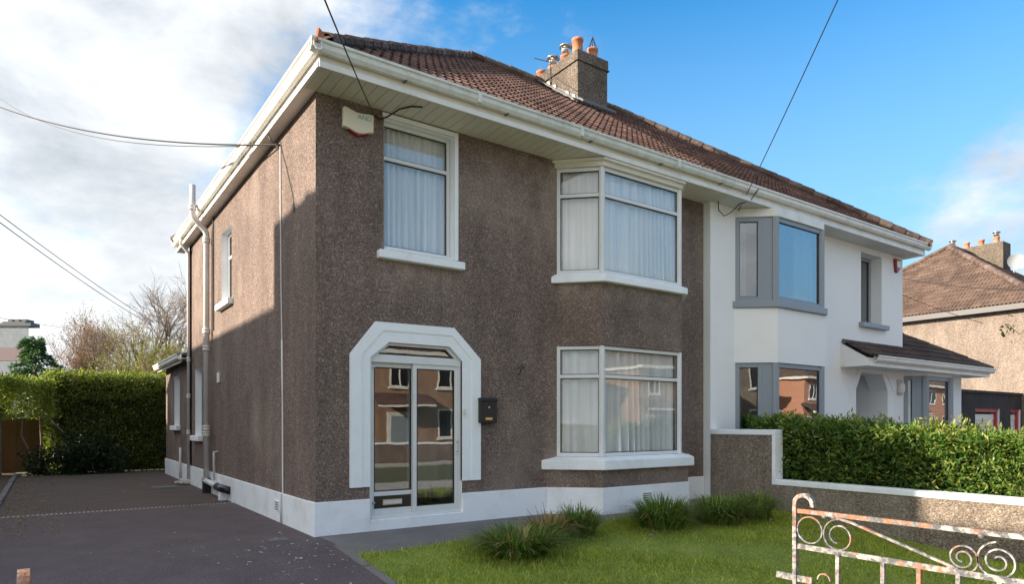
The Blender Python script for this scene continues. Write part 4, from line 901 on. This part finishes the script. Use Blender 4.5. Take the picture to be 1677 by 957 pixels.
# low garages by the tan house
gr = thing('garage', 'low dark roughcast garage with white roller doors framed in red', 'garage', (21.6, 1, 0))
wall('wall', (21.6, 1.0), (1, 0), 5.0, -.3, 2.42, [(.93, 2.97, -.2, 1.92), (3.97, 4.9, -.2, 1.92)], .25, ['dash_dark', 'white_masonry'], gr)
MB().box(21.6, 21.85, 1.251, 6, -.3, 2.42).build('side_wall', 'dash_dark', gr); MB().box(21.56, 26.6, .96, 1.3, 2.421, 2.52).build('coping', 'dash_dark', gr)
MB().box(21.86, 26.59, 1.31, 6, 2.25, 2.5).build('roof', 'lead', gr); MB().box(23.2, 26.59, 3.0, 3.3, 2.5, 2.78).build('parapet', 'white_masonry', gr)
for a, b in ((22.53, 24.57), (25.57, 26.5)):
    d_ = MB()
    for k in range(9): d_.box(a + .16, b - .10, 1.13 + .01 * (k % 2), 1.17, -.2 + k * .215, -.2 + k * .215 + .208)
    d_ = d_.build('garage_door', 'yellow_white', gr); MB().box(a, b, 1.06, 1.12, 1.80, 1.915).box(b - .14, b, 1.061, 1.12, -.2, 1.80).build('door_frame', 'red_frame', d_)
MB().box(19.9, 21.2, .7, .9, -.3, 1.75).build('gate_pier', 'dash_dark', gr)
def at(u, v, depth):
    t_ = (u - 838.5) / 1086; s_ = (693 - v) / 1086; F_ = Vector((.5736, .8192, 0)); R0 = Vector((.8192, -.5736, 0))
    return camp + F_ * depth + R0 * (t_ * depth) + Vector((0, 0, s_ * depth))
dp = at(1664, 431, 30.6); sd = thing('satellite_dish', 'grey satellite dish fixed beside the chimney of the tan house', 'satellite dish', tuple(dp))
V = []; F = []; dn = Vector((-.75, -.6, .25)).normalized(); du = dn.cross(Vector((0, 0, 1))).normalized(); dv = du.cross(dn)
for i in range(6):
    for j in range(16):
        r = .40 * i / 5; a = j * math.pi / 8; V.append(tuple(dp + du * (r * math.cos(a)) + dv * (r * math.sin(a)) + dn * (.12 * (i / 5) ** 2)))
for i in range(5): F += [(i * 16 + j, i * 16 + (j + 1) % 16, (i + 1) * 16 + (j + 1) % 16, (i + 1) * 16 + j) for j in range(16)]
raw('dish', V, F, 'dish_grey', sd, True); MB().tube([dp, dp - dn * .2, dp - dn * .25 - Vector((0, 0, .9))], .025, 6).build('mast', 'dish_grey', sd); MB().tube([dp - dv * .4 + dn * .1, dp + dn * .45 - dv * .1], .014, 5).build('feed_arm', 'dish_grey', sd)

# far block behind the hedge
fb = thing('far_building', 'grey slate-hung end of a building with pale pink band beyond the hedge', 'building', (-14, 40, 0))
a = at(-60, 700, 46); b = at(47, 700, 46)
dd = Vector((b.x - a.x, b.y - a.y)); L_ = dd.length; dd /= L_; vd = (Vector((b.x, b.y)) - Vector((camp.x, camp.y))).normalized(); vd = Vector((vd.x * .99 - vd.y * .12, vd.y * .99 + vd.x * .12))
def fp(g, l0=0., l1=0.): return [(a.x - dd.x * (l0 + g) - vd.x * g, a.y - dd.y * (l0 + g) - vd.y * g), (b.x + dd.x * (l1 + g) - vd.x * g, b.y + dd.y * (l1 + g) - vd.y * g), (b.x + dd.x * (l1 + g) + vd.x * 8, b.y + dd.y * (l1 + g) + vd.y * 8), (a.x - dd.x * g + vd.x * 8, a.y - dd.y * g + vd.y * 8)]
MB().prism(fp(0), -1, 8.15).build('wall', 'slate_wall', fb)
MB().prism(fp(.12), 8.15, 8.36).build('roof_edge', 'lead', fb)
MB().prism(fp(.03)[:2] + [(b.x + dd.x * .03, b.y + dd.y * .03), (a.x, a.y)], 5.75, 6.65).build('band', 'band_pink', fb)
MB().obox((a.x, a.y), dd, L_ - 2.6, L_ - 1.0, -2.5, -1.0, 8.36, 8.62).build('vent_base', 'lead', fb)
for k in range(3): MB().obox((a.x, a.y), dd, L_ - 2.5 + k * .5, L_ - 2.2 + k * .5, -2.2, -1.4, 8.62, 8.85).build('roof_vent', 'lead', fb)

# ================================================================== boundary wall, hedges
gw = thing('garden_wall', 'stepped grey-brown roughcast garden wall with white coping beside the lawn', 'wall', (7.55, -4, -.4))
MB().box(7.452, 7.65, -1.46, -.165, -.6, 1.22).box(7.4521, 7.6499, -8.0, -1.4605, -.7, .37).build('wall_face', 'dash_grey', gw)
MB().box(7.435, 7.67, -1.52, -.166, 1.221, 1.315).box(7.434, 7.671, -1.525, -1.4605, .46, 1.2205).build('high_coping', 'white_masonry', gw, bevel=.01)
mb = MB()
mb.box(7.432, 7.67, -8.05, -1.4605, .371, .46); mb.build('low_coping', 'white_masonry', gw, bevel=.01)

def hedge_box(n, x0, x1, y0, y1, ztop, rng, zbot=.0, skin=.22, noise_amp=.10):
    """points through the outer skin of a hedge with an uneven surface"""
    P = []; Nn = []
    ax, ay = x1 - x0, y1 - y0; zt = np.mean([ztop(y0), ztop(y1)]); az = zt - zbot
    areas = np.array([ay * az, ay * az, ax * az, ax * az, ax * ay]); k = (areas / areas.sum() * n).astype(int)
    for f, kk in enumerate(k):
        u, v = rng.random(kk), rng.random(kk); dep = np.abs(rng.normal(0, skin * .5, kk))
        y = y0 + ay * u; zmax = np.array([ztop(q) for q in y]); z = zbot + (zmax - zbot) * v
        bump = noise_amp * (np.sin(y * 5.1 + z * 3.3) * .5 + np.sin(y * 11.7 - z * 8.1) * .35 + rng.normal(0, .4, kk)) - dep
        if f == 0: p = np.stack([x0 - bump, y, z], 1); q = np.tile([-1, 0, .3], (kk, 1))
        elif f == 1: p = np.stack([x1 + bump, y, z], 1); q = np.tile([1, 0, .3], (kk, 1))
        elif f in (2, 3):
            x = x0 + ax * u; yy = y0 if f == 2 else y1; zm = ztop(yy); z = zbot + (zm - zbot) * v
            p = np.stack([x, yy + (-bump if f == 2 else bump), z], 1); q = np.tile([0, -1 if f == 2 else 1, .3], (kk, 1))
        else:
            x = x0 + ax * v; p = np.stack([x, y, zmax + bump * .8], 1); q = np.tile([0, 0, 1.], (kk, 1))
        P.append(p); Nn.append(q)
    return np.concatenate(P), np.concatenate(Nn).astype(float)
hg = thing('laurel_hedge', 'clipped glossy green hedge with long leaves behind the stepped garden wall', 'hedge', (8.1, -4.5, 0))
P, Q = hedge_box(44000, 7.76, 8.65, -8.2, -1.15, lambda y: 1.46 + (y + 1.2) * .072, RNG, -.1)
V, F = leaves(P, Q, .105, .034, RNG, .75, .25); o = fast('foliage', V, F, 'leaf_laurel', hg); o['kind'] = 'stuff'
P, Q = hedge_box(2200, 7.72, 8.5, -1.3, -.75, lambda y: 1.50, RNG, 1.0); V, F = leaves(P, Q, .105, .034, RNG, .75, .25); o = fast('foliage', V, F, 'leaf_laurel', hg); o['kind'] = 'stuff'
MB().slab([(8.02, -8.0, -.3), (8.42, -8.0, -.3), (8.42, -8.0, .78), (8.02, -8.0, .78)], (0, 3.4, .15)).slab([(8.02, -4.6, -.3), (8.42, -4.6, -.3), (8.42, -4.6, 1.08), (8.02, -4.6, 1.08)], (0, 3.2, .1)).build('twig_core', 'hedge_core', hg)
P, Q = hedge_box(7000, 7.72, 8.68, -8.2, -1.1, lambda y: 1.52 + (y + 1.2) * .072 + .04 * math.sin(y * 4.3), RNG, .5, .1, .14); V, F = leaves(P, Q, .085, .030, RNG, .8, 0.); o = fast('yellow_leaves', V, F, 'leaf_yellow', hg); o['kind'] = 'stuff'  # yellower leaves mixed into the outer skin
hb = thing('back_hedge', 'tall ragged green hedge closing the end of the driveway', 'hedge', (-1.5, 15, 0))
P, Q = hedge_box(52000, -2.75, 4.0, 14.3, 15.5, lambda y: 2.72, RNG, .0, .3, .12)
P[:, 2] += .06 * np.sin(P[:, 0] * 2.3) * (P[:, 2] / 2.7); 
fz = np.clip((P[:, 2] - 2.0) / .75, 0, 1); P[:, 1] += np.where(P[:, 1] < 14.9, 1, -1) * .45 * fz ** 2 * np.clip(np.abs(P[:, 1] - 14.9) / .6, 0, 1); P[:, 2] += RNG.gamma(1.2, .05, len(P)) * (fz > .8)
V, F = leaves(P, Q, .075, .045, RNG, .8, .3); o = fast('foliage', V, F, 'leaf_hedge', hb); o['kind'] = 'stuff'
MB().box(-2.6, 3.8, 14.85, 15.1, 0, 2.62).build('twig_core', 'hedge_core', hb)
P, Q = hedge_box(15000, -2.8, 4.0, 14.40, 15.4, lambda y: 2.86, RNG, 2.1, .25, .14); V, F = leaves(P, Q, .07, .042, RNG, .9, 0.); o = fast('yellow_leaves', V, F, 'leaf_yellow', hb); o['kind'] = 'stuff'  # sunlight on the hedge top, put into the leaf colour
P, Q = hedge_box(1500, -2.8, 4.0, 14.25, 15.4, lambda y: 2.7, RNG, .3, .12, .14); V, F = leaves(P, Q, .07, .042, RNG, .9, 0.); o = fast('yellow_leaves', V, F, 'leaf_yellow', hb); o['kind'] = 'stuff'  # a few of the yellower leaves over all sides
hl = thing('overhanging_hedge', 'lighter leafy hedge end leaning over bare stems at the fence', 'hedge', (-3.3, 14.6, 0))
P, Q = hedge_box(9000, -3.9, -2.6, 13.9, 15.3, lambda y: 2.62, RNG, 1.55, .35, .16); V, F = leaves(P, Q, .08, .048, RNG, .8, .2); o = fast('foliage', V, F, 'leaf_yellow', hl); o['kind'] = 'stuff'
for pts in ([(-3.0, 14.3, 0), (-3.15, 14.25, .6), (-3.35, 14.2, 1.1), (-3.3, 14.3, 1.8)], [(-2.95, 14.4, 0), (-2.9, 14.3, .9), (-2.95, 14.3, 1.9)], [(-2.2, 14.2, .9), (-2.6, 14.15, 1.4), (-2.9, 14.2, 1.9)]): MB().tube(pts, [.03 - .004 * i for i in range(len(pts))], 6).build('stem', 'twig', hl, True)
fe = thing('wooden_fence', 'weathered ochre board fence behind the bare hedge stems', 'fence', (-3.2, 15.7, 0))
for k in range(14): MB().box(-4.6 + k * .155, -4.6 + k * .155 + .17, 15.6 + .024 * (k % 2), 15.62 + .024 * (k % 2), .0, 1.55 + .01 * (k % 3)).build('board', 'wood_fence', fe)
pw = thing('stone_pier', 'rough grey stone pier at the end of the driveway beside the hedge', 'pier', (-4.1, 14.9, 0))
mb = MB(); mb.box(-4.5, -3.78, 13.9, 14.5, 0, 1.85); mb.build('pier_body', 'dash_grey', pw, bevel=.04)
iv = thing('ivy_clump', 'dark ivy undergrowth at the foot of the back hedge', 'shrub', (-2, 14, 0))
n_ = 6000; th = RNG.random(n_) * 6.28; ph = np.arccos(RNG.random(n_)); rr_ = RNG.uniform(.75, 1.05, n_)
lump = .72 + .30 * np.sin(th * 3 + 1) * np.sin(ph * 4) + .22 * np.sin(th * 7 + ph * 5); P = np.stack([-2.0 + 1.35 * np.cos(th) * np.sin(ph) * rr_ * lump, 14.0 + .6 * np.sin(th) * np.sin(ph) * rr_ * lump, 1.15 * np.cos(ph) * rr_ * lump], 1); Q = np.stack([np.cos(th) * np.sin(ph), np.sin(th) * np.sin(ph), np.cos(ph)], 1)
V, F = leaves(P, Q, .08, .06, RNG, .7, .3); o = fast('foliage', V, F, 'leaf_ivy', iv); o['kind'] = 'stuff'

# ================================================================== trees beyond
def bare_tree(name, label, base, h, spread, depth, rng, tw='twig', lean=(0, 0), leaf=None, nleaf=0, r0=.14, up=.35, kids=(3, 4)):
    tr = thing(name, label, 'tree', tuple(base)); mbt = MB(); mbc = MB(); tips = []
    def grow(p, d, l, r, k):
        pts = [p]; q = p.copy(); dd_ = d.copy(); n = 4
        for i in range(n):
            dd_ = (dd_ + Vector((rng.gauss(0, .13), rng.gauss(0, .13), rng.gauss(.02, .10)))).normalized(); q = q + dd_ * (l / n); pts.append(q.copy())
        rs = [max(.006, r * (1 - .55 * i / n)) for i in range(n + 1)]
        (mbt if k < 2 else mbc).tube(pts, rs, 6 if k < 2 else 4 if k < 3 else 3, False)
        if k >= depth: tips.extend(pts[1:]); return
        for c in range(rng.choice(kids)):
            f = rng.uniform(.35, 1.0); i = min(n, int(f * n) + (0 if f < 1 else 0)); b = pts[max(1, i)]
            nd = (dd_ + Vector((rng.gauss(0, spread), rng.gauss(0, spread), rng.gauss(up * .4, spread * .6)))).normalized()
            grow(b, nd, l * rng.uniform(.55, .82), r * .5, k + 1)
    for s_ in range(1): grow(Vector(base), Vector((lean[0], lean[1], 1)).normalized(), h * .36, r0, 0)
    mbt.build('trunk', 'bark', tr, True); o = mbc.build('crown', tw, tr); o['kind'] = 'stuff'
    if leaf:
        T = np.array([tuple(p) for p in tips]); T = T[RNG.integers(0, len(T), nleaf)] + RNG.normal(0, .18, (nleaf, 3)); V, F = leaves(T, RNG.normal(0, 1, (nleaf, 3)), .10, .035, RNG); o = fast('foliage', V, F, leaf, tr); o['kind'] = 'stuff'
    return tr
rg = random.Random(11)
p = at(258, 640, 34); bare_tree('bare_tree', 'wide bare winter tree rising behind the extension roof', (p.x, p.y, 0), 14.5, .62, 5, rg, r0=.22, up=.35, kids=(4, 4, 5))
p = at(125, 640, 33); bare_tree('red_stemmed_tree', 'slender tree with reddish twigs above the back hedge', (p.x, p.y, 0), 9.2, .32, 5, rg, leaf='leaf_red', nleaf=5200, r0=.11, up=.9, kids=(3, 4, 5))
p = at(115, 640, 38); bare_tree('bare_tree', 'thin grey bare tree behind the reddish one', (p.x, p.y, 0), 10.5, .40, 5, rg, r0=.14, up=.7, kids=(3, 4))
for u_, dpt, hh, lab in ((190, 27, 7.0, 'yellow-green spring shrub above the middle of the back hedge'), (245, 26, 6.6, 'yellow-green spring shrub below the wide bare tree')):
    p = at(u_, 640, dpt); bare_tree('spring_shrub', lab, (p.x, p.y, 0), hh, .42, 4, rg, leaf='leaf_willow', nleaf=4200, r0=.09, up=.8, kids=(4, 5))
cf = at(58, 640, 30); ct = thing('conifer_tree', 'dark green conifer with layered boughs in front of the grey building', 'tree', (cf.x, cf.y, 0))
MB().tube([(cf.x, cf.y, 0), (cf.x, cf.y, 5.2)], [.14, .02], 7).build('trunk', 'bark', ct, True)
PP = []; QQ = []; br = MB()
for k in range(70):
    z = 1.2 + 4.0 * (k / 70) ** .9; R1 = 1.55 * (1 - (z - 1.0) / 4.6) ** .75 + .12; a = k * 2.4 + rg.uniform(-.3, .3); R1 *= rg.uniform(.55, 1.35)
    br.tube([(cf.x, cf.y, z), (cf.x + R1 * .6 * math.cos(a), cf.y + R1 * .6 * math.sin(a), z + .12), (cf.x + R1 * math.cos(a), cf.y + R1 * math.sin(a), z - .05)], [.03, .018, .005], 4)
    n_ = 110; s_ = RNG.random(n_) ** .6; lat = RNG.normal(0, .13, n_) * (1.15 - s_ * .8)
    PP.append(np.stack([cf.x + R1 * s_ * math.cos(a) - lat * math.sin(a), cf.y + R1 * s_ * math.sin(a) + lat * math.cos(a), z + .14 * np.sin(s_ * 3) - .08 * s_ + RNG.normal(0, .05, n_)], 1)); QQ.append(np.tile([math.cos(a), math.sin(a), .1], (n_, 1)))
br.build('bough', 'bark', ct); V, F = leaves(np.concatenate(PP), np.concatenate(QQ), .17, .05, RNG, .5, .25); o = fast('crown', V, F, 'leaf_conifer', ct); o['kind'] = 'stuff'
# a twig of leaves reaching in front of the tan house
p = at(1655, 540, 13); tw = thing('overhanging_twig', 'thin twig with a few leaves hanging before the tan wall', 'twig', tuple(p))
q = at(1720, 500, 13); q2 = at(1670, 548, 13); q3 = at(1648, 530, 13)
MB().tube([q, q2, q3, at(1650, 522, 13)], [.012, .008, .005, .003], 5).build('stem', 'twig', tw)
T = np.array([tuple(at(rg.gauss(1652, 8), rg.gauss(536, 10), 13)) for _ in range(26)]); V, F = leaves(T, RNG.normal(0, 1, (26, 3)), .09, .05, RNG); fast('foliage', V, F, 'leaf_hedge', tw)['kind'] = 'stuff'

# ================================================================== lawn grass and tufts
n_ = 150000
gx = RNG.uniform(.04, 7.44, n_); gy = RNG.uniform(-7.0, -.35, n_); lt_ = np.array([lawn_top(x) for x in np.linspace(0, 7.45, 200)])
top = lt_[(gx / 7.45 * 199).astype(int)] + RNG.normal(0, .03, n_); keep = gy < top; gx, gy = gx[keep], gy[keep]; n_ = len(gx)
gz = -np.clip(.095 * (-gy - .6), 0, .40) + .015 + .015 * np.sin(gx * 2.1 + gy * 1.3)
patch = .85 + .45 * np.sin(gx * 1.9 + np.sin(gy * 2.3) * 1.2) * np.sin(gy * 1.6 + gx * .7)
hh = RNG.gamma(4, .0095, n_) * patch * (1 + 1.2 * np.exp(-(top[keep] - gy) * 7)); a = RNG.random(n_) * 6.28; wv = .0058
B0 = np.stack([gx, gy, gz], 1); wd_ = np.stack([np.cos(a), np.sin(a), 0 * a], 1) * wv; ln_ = np.stack([RNG.normal(0, .5, n_) * hh, RNG.normal(0, .5, n_) * hh, hh], 1)
V = np.stack([B0 - wd_, B0 + wd_, B0 + ln_], 1).reshape(-1, 3); F = np.arange(n_ * 3).reshape(-1, 3)
g = fast('grass', V, F, 'blade'); tag(g, 'short green grass of the front lawn', 'grass', None, 'stuff')
def tuft(label, x, y, rad, h, n, rng, dry=0, lean=(0, 0)):
    z = terr(y) + .01; t_ = thing('grass_tuft', label, 'plant', (x, y, z), 'strap-leaved tufts along the front of the house')
    for nm, mat, cnt in (('blades', 'tuft', n), ('dry_blades', 'dry', dry)):
        if not cnt: continue
        a = rng.random(cnt) * 6.28; r0 = rad * .55 * np.sqrt(rng.random(cnt)); bx, by = x + r0 * np.cos(a), y + r0 * np.sin(a) * .8
        oa = a + rng.normal(0, .5, cnt); out_ = rng.uniform(.15, 1.0, cnt) * rad * 1.05; hh = h * rng.uniform(.55, 1.1, cnt); segs = 5; w = rng.uniform(.006, .012, cnt)
        V = []
        for k in range(segs + 1):
            f = k / segs; px_ = bx + np.cos(oa) * out_ * f ** 1.4 + lean[0] * f; py_ = by + np.sin(oa) * out_ * f ** 1.4 + lean[1] * f; pz_ = z + hh * (np.sin(f * 1.9) / np.sin(1.9) if False else (1.55 * f - .55 * f * f * (1 + out_ / rad * .9)))
            ww = w * (1 - f ** 2.2 * .92)
            V += [np.stack([px_ - np.sin(oa) * ww, py_ + np.cos(oa) * ww, pz_], 1), np.stack([px_ + np.sin(oa) * ww, py_ - np.cos(oa) * ww, pz_], 1)]
        V = np.stack(V, 1).reshape(-1, 3); b = (np.arange(cnt) * (2 * segs + 2))[:, None]
        F = np.concatenate([b + [2 * k, 2 * k + 1, 2 * k + 3, 2 * k + 2] for k in range(segs)]); o = fast(nm, V, F, mat, t_); o['kind'] = 'stuff'
r2 = np.random.default_rng(5)
tuft('broad strap-leaved tuft with yellowing blades in front of the porch path', 1.75, -1.95, .62, .42, 850, r2, 110)
tuft('withered tuft with straw-coloured stalks between two green ones', 2.45, -1.62, .40, .42, 200, r2, 420)
tuft('upright green tuft at the left splay of the bay', 3.05, -1.48, .42, .46, 480, r2, 40)
tuft('large dark green tuft before the air brick of the bay', 4.5, -1.65, .60, .52, 850, r2, 60)
tuft('green tuft between the bay and the garden wall', 5.65, -1.75, .62, .50, 800, r2, 60)
tuft('small green tuft close to the stepped garden wall', 6.55, -1.75, .46, .52, 480, r2, 40)
st = thing('dead_stalks', 'thin dead stalks sticking up beside the withered tuft', 'plant', (2.5, -1.55, terr(-1.55)))
for k in range(6):
    x, y = 2.3 + .1 * k, -1.6 + .05 * (k % 3); MB().tube([(x, y, -.08), (x - .05 + .03 * k, y, .18), (x - .16 + .06 * k, y + .03, .36 + .03 * (k % 3))], [.004, .003, .002], 4).build('stalk', 'twig', st)
for (x, y, r, lab) in ((3.95, -1.95, .05, 'rounded pinkish stone lying by the large dark green tuft'), (6.6, -2.0, .035, 'small tan stone lying at the foot of the garden wall tuft')):
    s_ = MB().lathe((x, y, terr(y) + .03), [(r * .4, -r * .4), (r, -r * .1), (r * .95, r * .3), (r * .4, r * .6)], 9).build('stone', 'dash_tan', None, True, loc=(x, y, terr(y))); tag(s_, lab, 'stone')

# loose flakes and grit on the driveway
r3 = np.random.default_rng(21); V = []; F = []
for k in range(120):
    cx, cy = (r3.normal(-.75, .55), r3.normal(-.9, .75)) if k < 85 else (r3.uniform(-3.2, -.1), r3.uniform(-2.5, 12))
    if cx > -.08: cx = -.08 - r3.random() * .5
    m_ = 6; r_ = r3.gamma(1.2, .0045) + .003; a0 = r3.random() * 6.28; st_ = 1 + r3.random() * 2.2; b0 = len(V)
    for j in range(m_):
        a = j * 2 * math.pi / m_; x, y = r_ * st_ * math.cos(a) * r3.uniform(.6, 1.2), r_ * math.sin(a) * r3.uniform(.6, 1.2); X = cx + x * math.cos(a0) - y * math.sin(a0); Y = cy + x * math.sin(a0) + y * math.cos(a0)
        V.append((X, Y, terr(Y) + .006 + (.004 if j % 2 else 0)))
    F.append(list(range(b0, b0 + m_)))
tag(raw('driveway_grit', V, F, 'mortar_pale'), 'pale flakes and grit scattered over the dark driveway', 'grit', None, 'stuff')
V = []; F = []
for k in range(700):
    cx, cy = -3.35 + abs(r3.normal(0, .45)), r3.uniform(2, 13.8); l_ = r3.uniform(.02, .05); a0 = r3.random() * 6.28; d_ = np.array([math.cos(a0), math.sin(a0), 0]) * l_; w_ = np.array([-math.sin(a0), math.cos(a0), 0]) * l_ * .4; c_ = np.array([cx, cy, .008]); b0 = len(V)
    V += [tuple(c_), tuple(c_ + d_ * .5 + w_ + [0, 0, .012]), tuple(c_ + d_), tuple(c_ + d_ * .5 - w_ + [0, 0, .008])]; F.append([b0, b0 + 1, b0 + 2, b0 + 3])
for k in range(90):
    cx, cy = r3.uniform(.3, 7.2), r3.uniform(-6.5, -1.3); l_ = r3.uniform(.025, .055); a0 = r3.random() * 6.28; d_ = np.array([math.cos(a0), math.sin(a0), 0]) * l_; w_ = np.array([-math.sin(a0), math.cos(a0), 0]) * l_ * .4; c_ = np.array([cx, cy, terr(cy) + .07]); b0 = len(V)
    V += [tuple(c_), tuple(c_ + d_ * .5 + w_ + [0, 0, .012]), tuple(c_ + d_), tuple(c_ + d_ * .5 - w_ + [0, 0, .008])]; F.append([b0, b0 + 1, b0 + 2, b0 + 3])
tag(raw('fallen_leaves', V, F, 'dry'), 'brown fallen leaves along the driveway edge and on the lawn', 'leaves', None, 'stuff')
# ================================================================== driveway fittings
dc = thing('drain_channel', 'narrow slotted metal drain channel across the driveway', 'drain', (-1.7, 4.3, 0))
MB().box(-3.4, -.03, 4.24, 4.38, -.05, .003).build('channel', 'concrete', dc)
mb = MB()
for x in np.arange(-3.38, -.05, .06): mb.box(x, x + .028, 4.26, 4.36, .0031, .012)
mb.build('grating', 'steel', dc)
for x, y, w_, d_, lab in ((-.62, 8.3, .5, .42, 'square inspection cover in the rear part of the driveway'), (-.45, .05, .22, .2, 'small metal stopcock cover near the front corner of the house')):
    c_ = thing('inspection_cover', lab, 'cover', (x, y, 0)); MB().box(x - w_ / 2, x + w_ / 2, y - d_ / 2, y + d_ / 2, -.03, .006).build('frame', 'lead', c_); MB().box(x - w_ / 2 + .03, x + w_ / 2 - .03, y - d_ / 2 + .03, y + d_ / 2 - .03, .0061, .011).build('plate', 'lead', c_)
gp = thing('gully', 'pale gully stones below the downpipe', 'gully', (-.2, 8.8, 0))
for k in range(5): MB().lathe((-.12 - .09 * (k % 3), 8.6 + .1 * k, .03), [(.03, -.03), (.07, 0), (.05, .05)], 8).build('stone', 'mortar_pale', gp, True)

# ================================================================== iron gates
def gate(name, label, X, yf, yh, group):
    """wrought-iron leaf in the plane x = X from its free end yf to the hinge end yh (yh < yf)"""
    z0 = terr(yf); g = thing(name, label, 'gate', (X, yh, z0), group); fl_ = lambda nm, pts, w, th, par=None: MB().flat(pts, w, (1, 0, 0), th).build(nm, 'iron', par or g)
    y = lambda s_: yf - s_; L_ = yf - yh
    hook = [(X, y(0), z0 + .08), (X, y(0), .5), (X, y(0), 1.035)] + [(X, y(.045 - .045 * math.cos(t_)), 1.045 + .042 * math.sin(t_)) for t_ in np.linspace(.15, math.pi + .25, 12)]
    fl_('free_stile', hook, .024, .019)
    fl_('hinge_stile', [(X, y(L_), z0 + .03), (X, y(L_), 1.10)], .026, .026)
    fl_('top_rail', [(X + .002, y(.009), 1.01), (X + .002, y(L_ - .013), 1.01)], .012, .020); fl_('middle_rail', [(X + .002, y(.009), .84), (X + .002, y(L_ - .013), .84)], .014, .024)
    fl_('lower_rail', [(X + .002, y(.009), z0 + .16), (X + .002, y(L_ - .013), z0 + .16)], .014, .024); fl_('lock_rail', [(X + .002, y(-.10), .685), (X + .002, y(.085), .685)], .016, .030)
    circ = lambda c, r, a0, a1, n=28: [(X, y(c[0] + r * math.cos(t_)), c[1] + r * math.sin(t_)) for t_ in np.linspace(a0, a1, n)]
    def spiral(c, r0, r1, a0, a1, n=44): return [(X, y(c[0] + (r0 + (r1 - r0) * f) * math.cos(a0 + (a1 - a0) * f)), c[1] + (r0 + (r1 - r0) * f) * math.sin(a0 + (a1 - a0) * f)) for f in np.linspace(0, 1, n)]
    fl_('ring', circ((.075, .925), .062, 0, 2 * math.pi), .013, .006)
    fl_('scroll', spiral((.215, .915), .080, .034, math.radians(60), math.radians(60 + 560)), .013, .006)
    fl_('diagonal_bar', [(X + .001, y(.20), .998), (X + .001, y(.27), .985), (X + .001, y(.70), .852)], .014, .010)
    fl_('scroll', [(X, y(.66), .856)] + spiral((.715, .900), .060, .014, math.radians(-90), math.radians(-90 + 720)), .013, .006)
    fl_('scroll', spiral((.835, .905), .075, .016, math.radians(95), math.radians(95 + 760)), .013, .006)
    fl_('ring', circ((.145, .70), .030, 0, math.pi, 14), .013, .006); fl_('scroll', spiral((L_ - .12, .92), .07, .02, 0, math.radians(560)), .013, .006)
    for k, s_ in enumerate((.21, .41, .555, .70, .84, .98, 1.12)):
        if s_ < L_ - .06: fl_('bar', [(X, y(s_), z0 + .17), (X, y(s_), .829)], .016, .016)
    for s_, z in ((.145, 1.0), (.19, 1.0), (.78, .995), (.215, .832)): MB().lathe((X, y(s_), z), [(.004, -.012), (.013, -.006), (.013, .006), (.004, .012)], 7).build('rivet', 'iron', g, True)
    return g
gate('iron_gate', 'rusty scrolled iron gate leaf standing open at the lawn edge', .20, -6.40, -7.85, 'driveway gates')
gate('iron_gate', 'rusty iron gate leaf standing open at the far side of the driveway', -2.803, -6.30, -7.75, 'driveway gates')

# ================================================================== overhead cables
def cable(label, a, b, sag, r=.008, n=24):
    a, b = Vector(a), Vector(b); pts = [a.lerp(b, k / n) - Vector((0, 0, sag * 4 * (k / n) * (1 - k / n))) for k in range(n + 1)]
    o = MB().tube([p - a for p in pts], r, 5).build('overhead_cable', 'cable'); o.location = a; return tag(o, label, 'cable', 'overhead cables')
cable('cable running up from the wall beside the cream alarm box', (.76, -.02, 5.52), at(520, -30, 4.6), .02, .007)
cable('thick cable sweeping left from the bracket on the side wall', (-.02, 1.5, 5.44), at(-60, 150, 16), .35, .013)
cable('thin cable beside the thick one from the side wall bracket', (-.02, 1.55, 5.46), at(-60, 105, 30), 1.1, .008)
cable('cable rising from the eaves where the two houses meet', (8.25, -.2, 5.56), at(1390, -40, 8.0), .03, .008)
cable('cable crossing the roof of the tan house', at(1470, 455, 22), at(1740, 474, 19), .15, .012)
cable('lower cable slanting across the tan roof', at(1475, 482, 22), at(1610, 530, 22), .05, .01)
cable('upper of two telephone cables descending beyond the hedge', at(-20, 337, 30), at(262, 535, 62), .2, .022)
cable('lower of two telephone cables descending beyond the hedge', at(-20, 350, 26), at(240, 528, 62), .2, .022)
cable('distant cable level with the bare trees', at(-20, 518, 60), at(330, 560, 80), .3, .02)
for lab, pts in (('black cable looping under the soffit by the alarm box', [(.78, -.02, 5.50), (.86, -.02, 5.47), (.95, -.03, 5.52), (1.05, -.2, 5.585), (1.15, -.35, 5.59), (1.28, -.42, 5.59)]), ('black cable coil under the soffit where the two houses meet', [(7.5, -.3, 5.58), (7.62, -.22, 5.45), (7.75, -.25, 5.36), (7.9, -.3, 5.45), (8.0, -.4, 5.59), (8.05, -.62, 5.62), (8.1, -.75, 5.80)])):
    o = MB().tube([Vector(p) - Vector(pts[0]) for p in pts], .010, 6).build('house_cable', 'cable', None, True); o.location = pts[0]; tag(o, lab, 'cable')
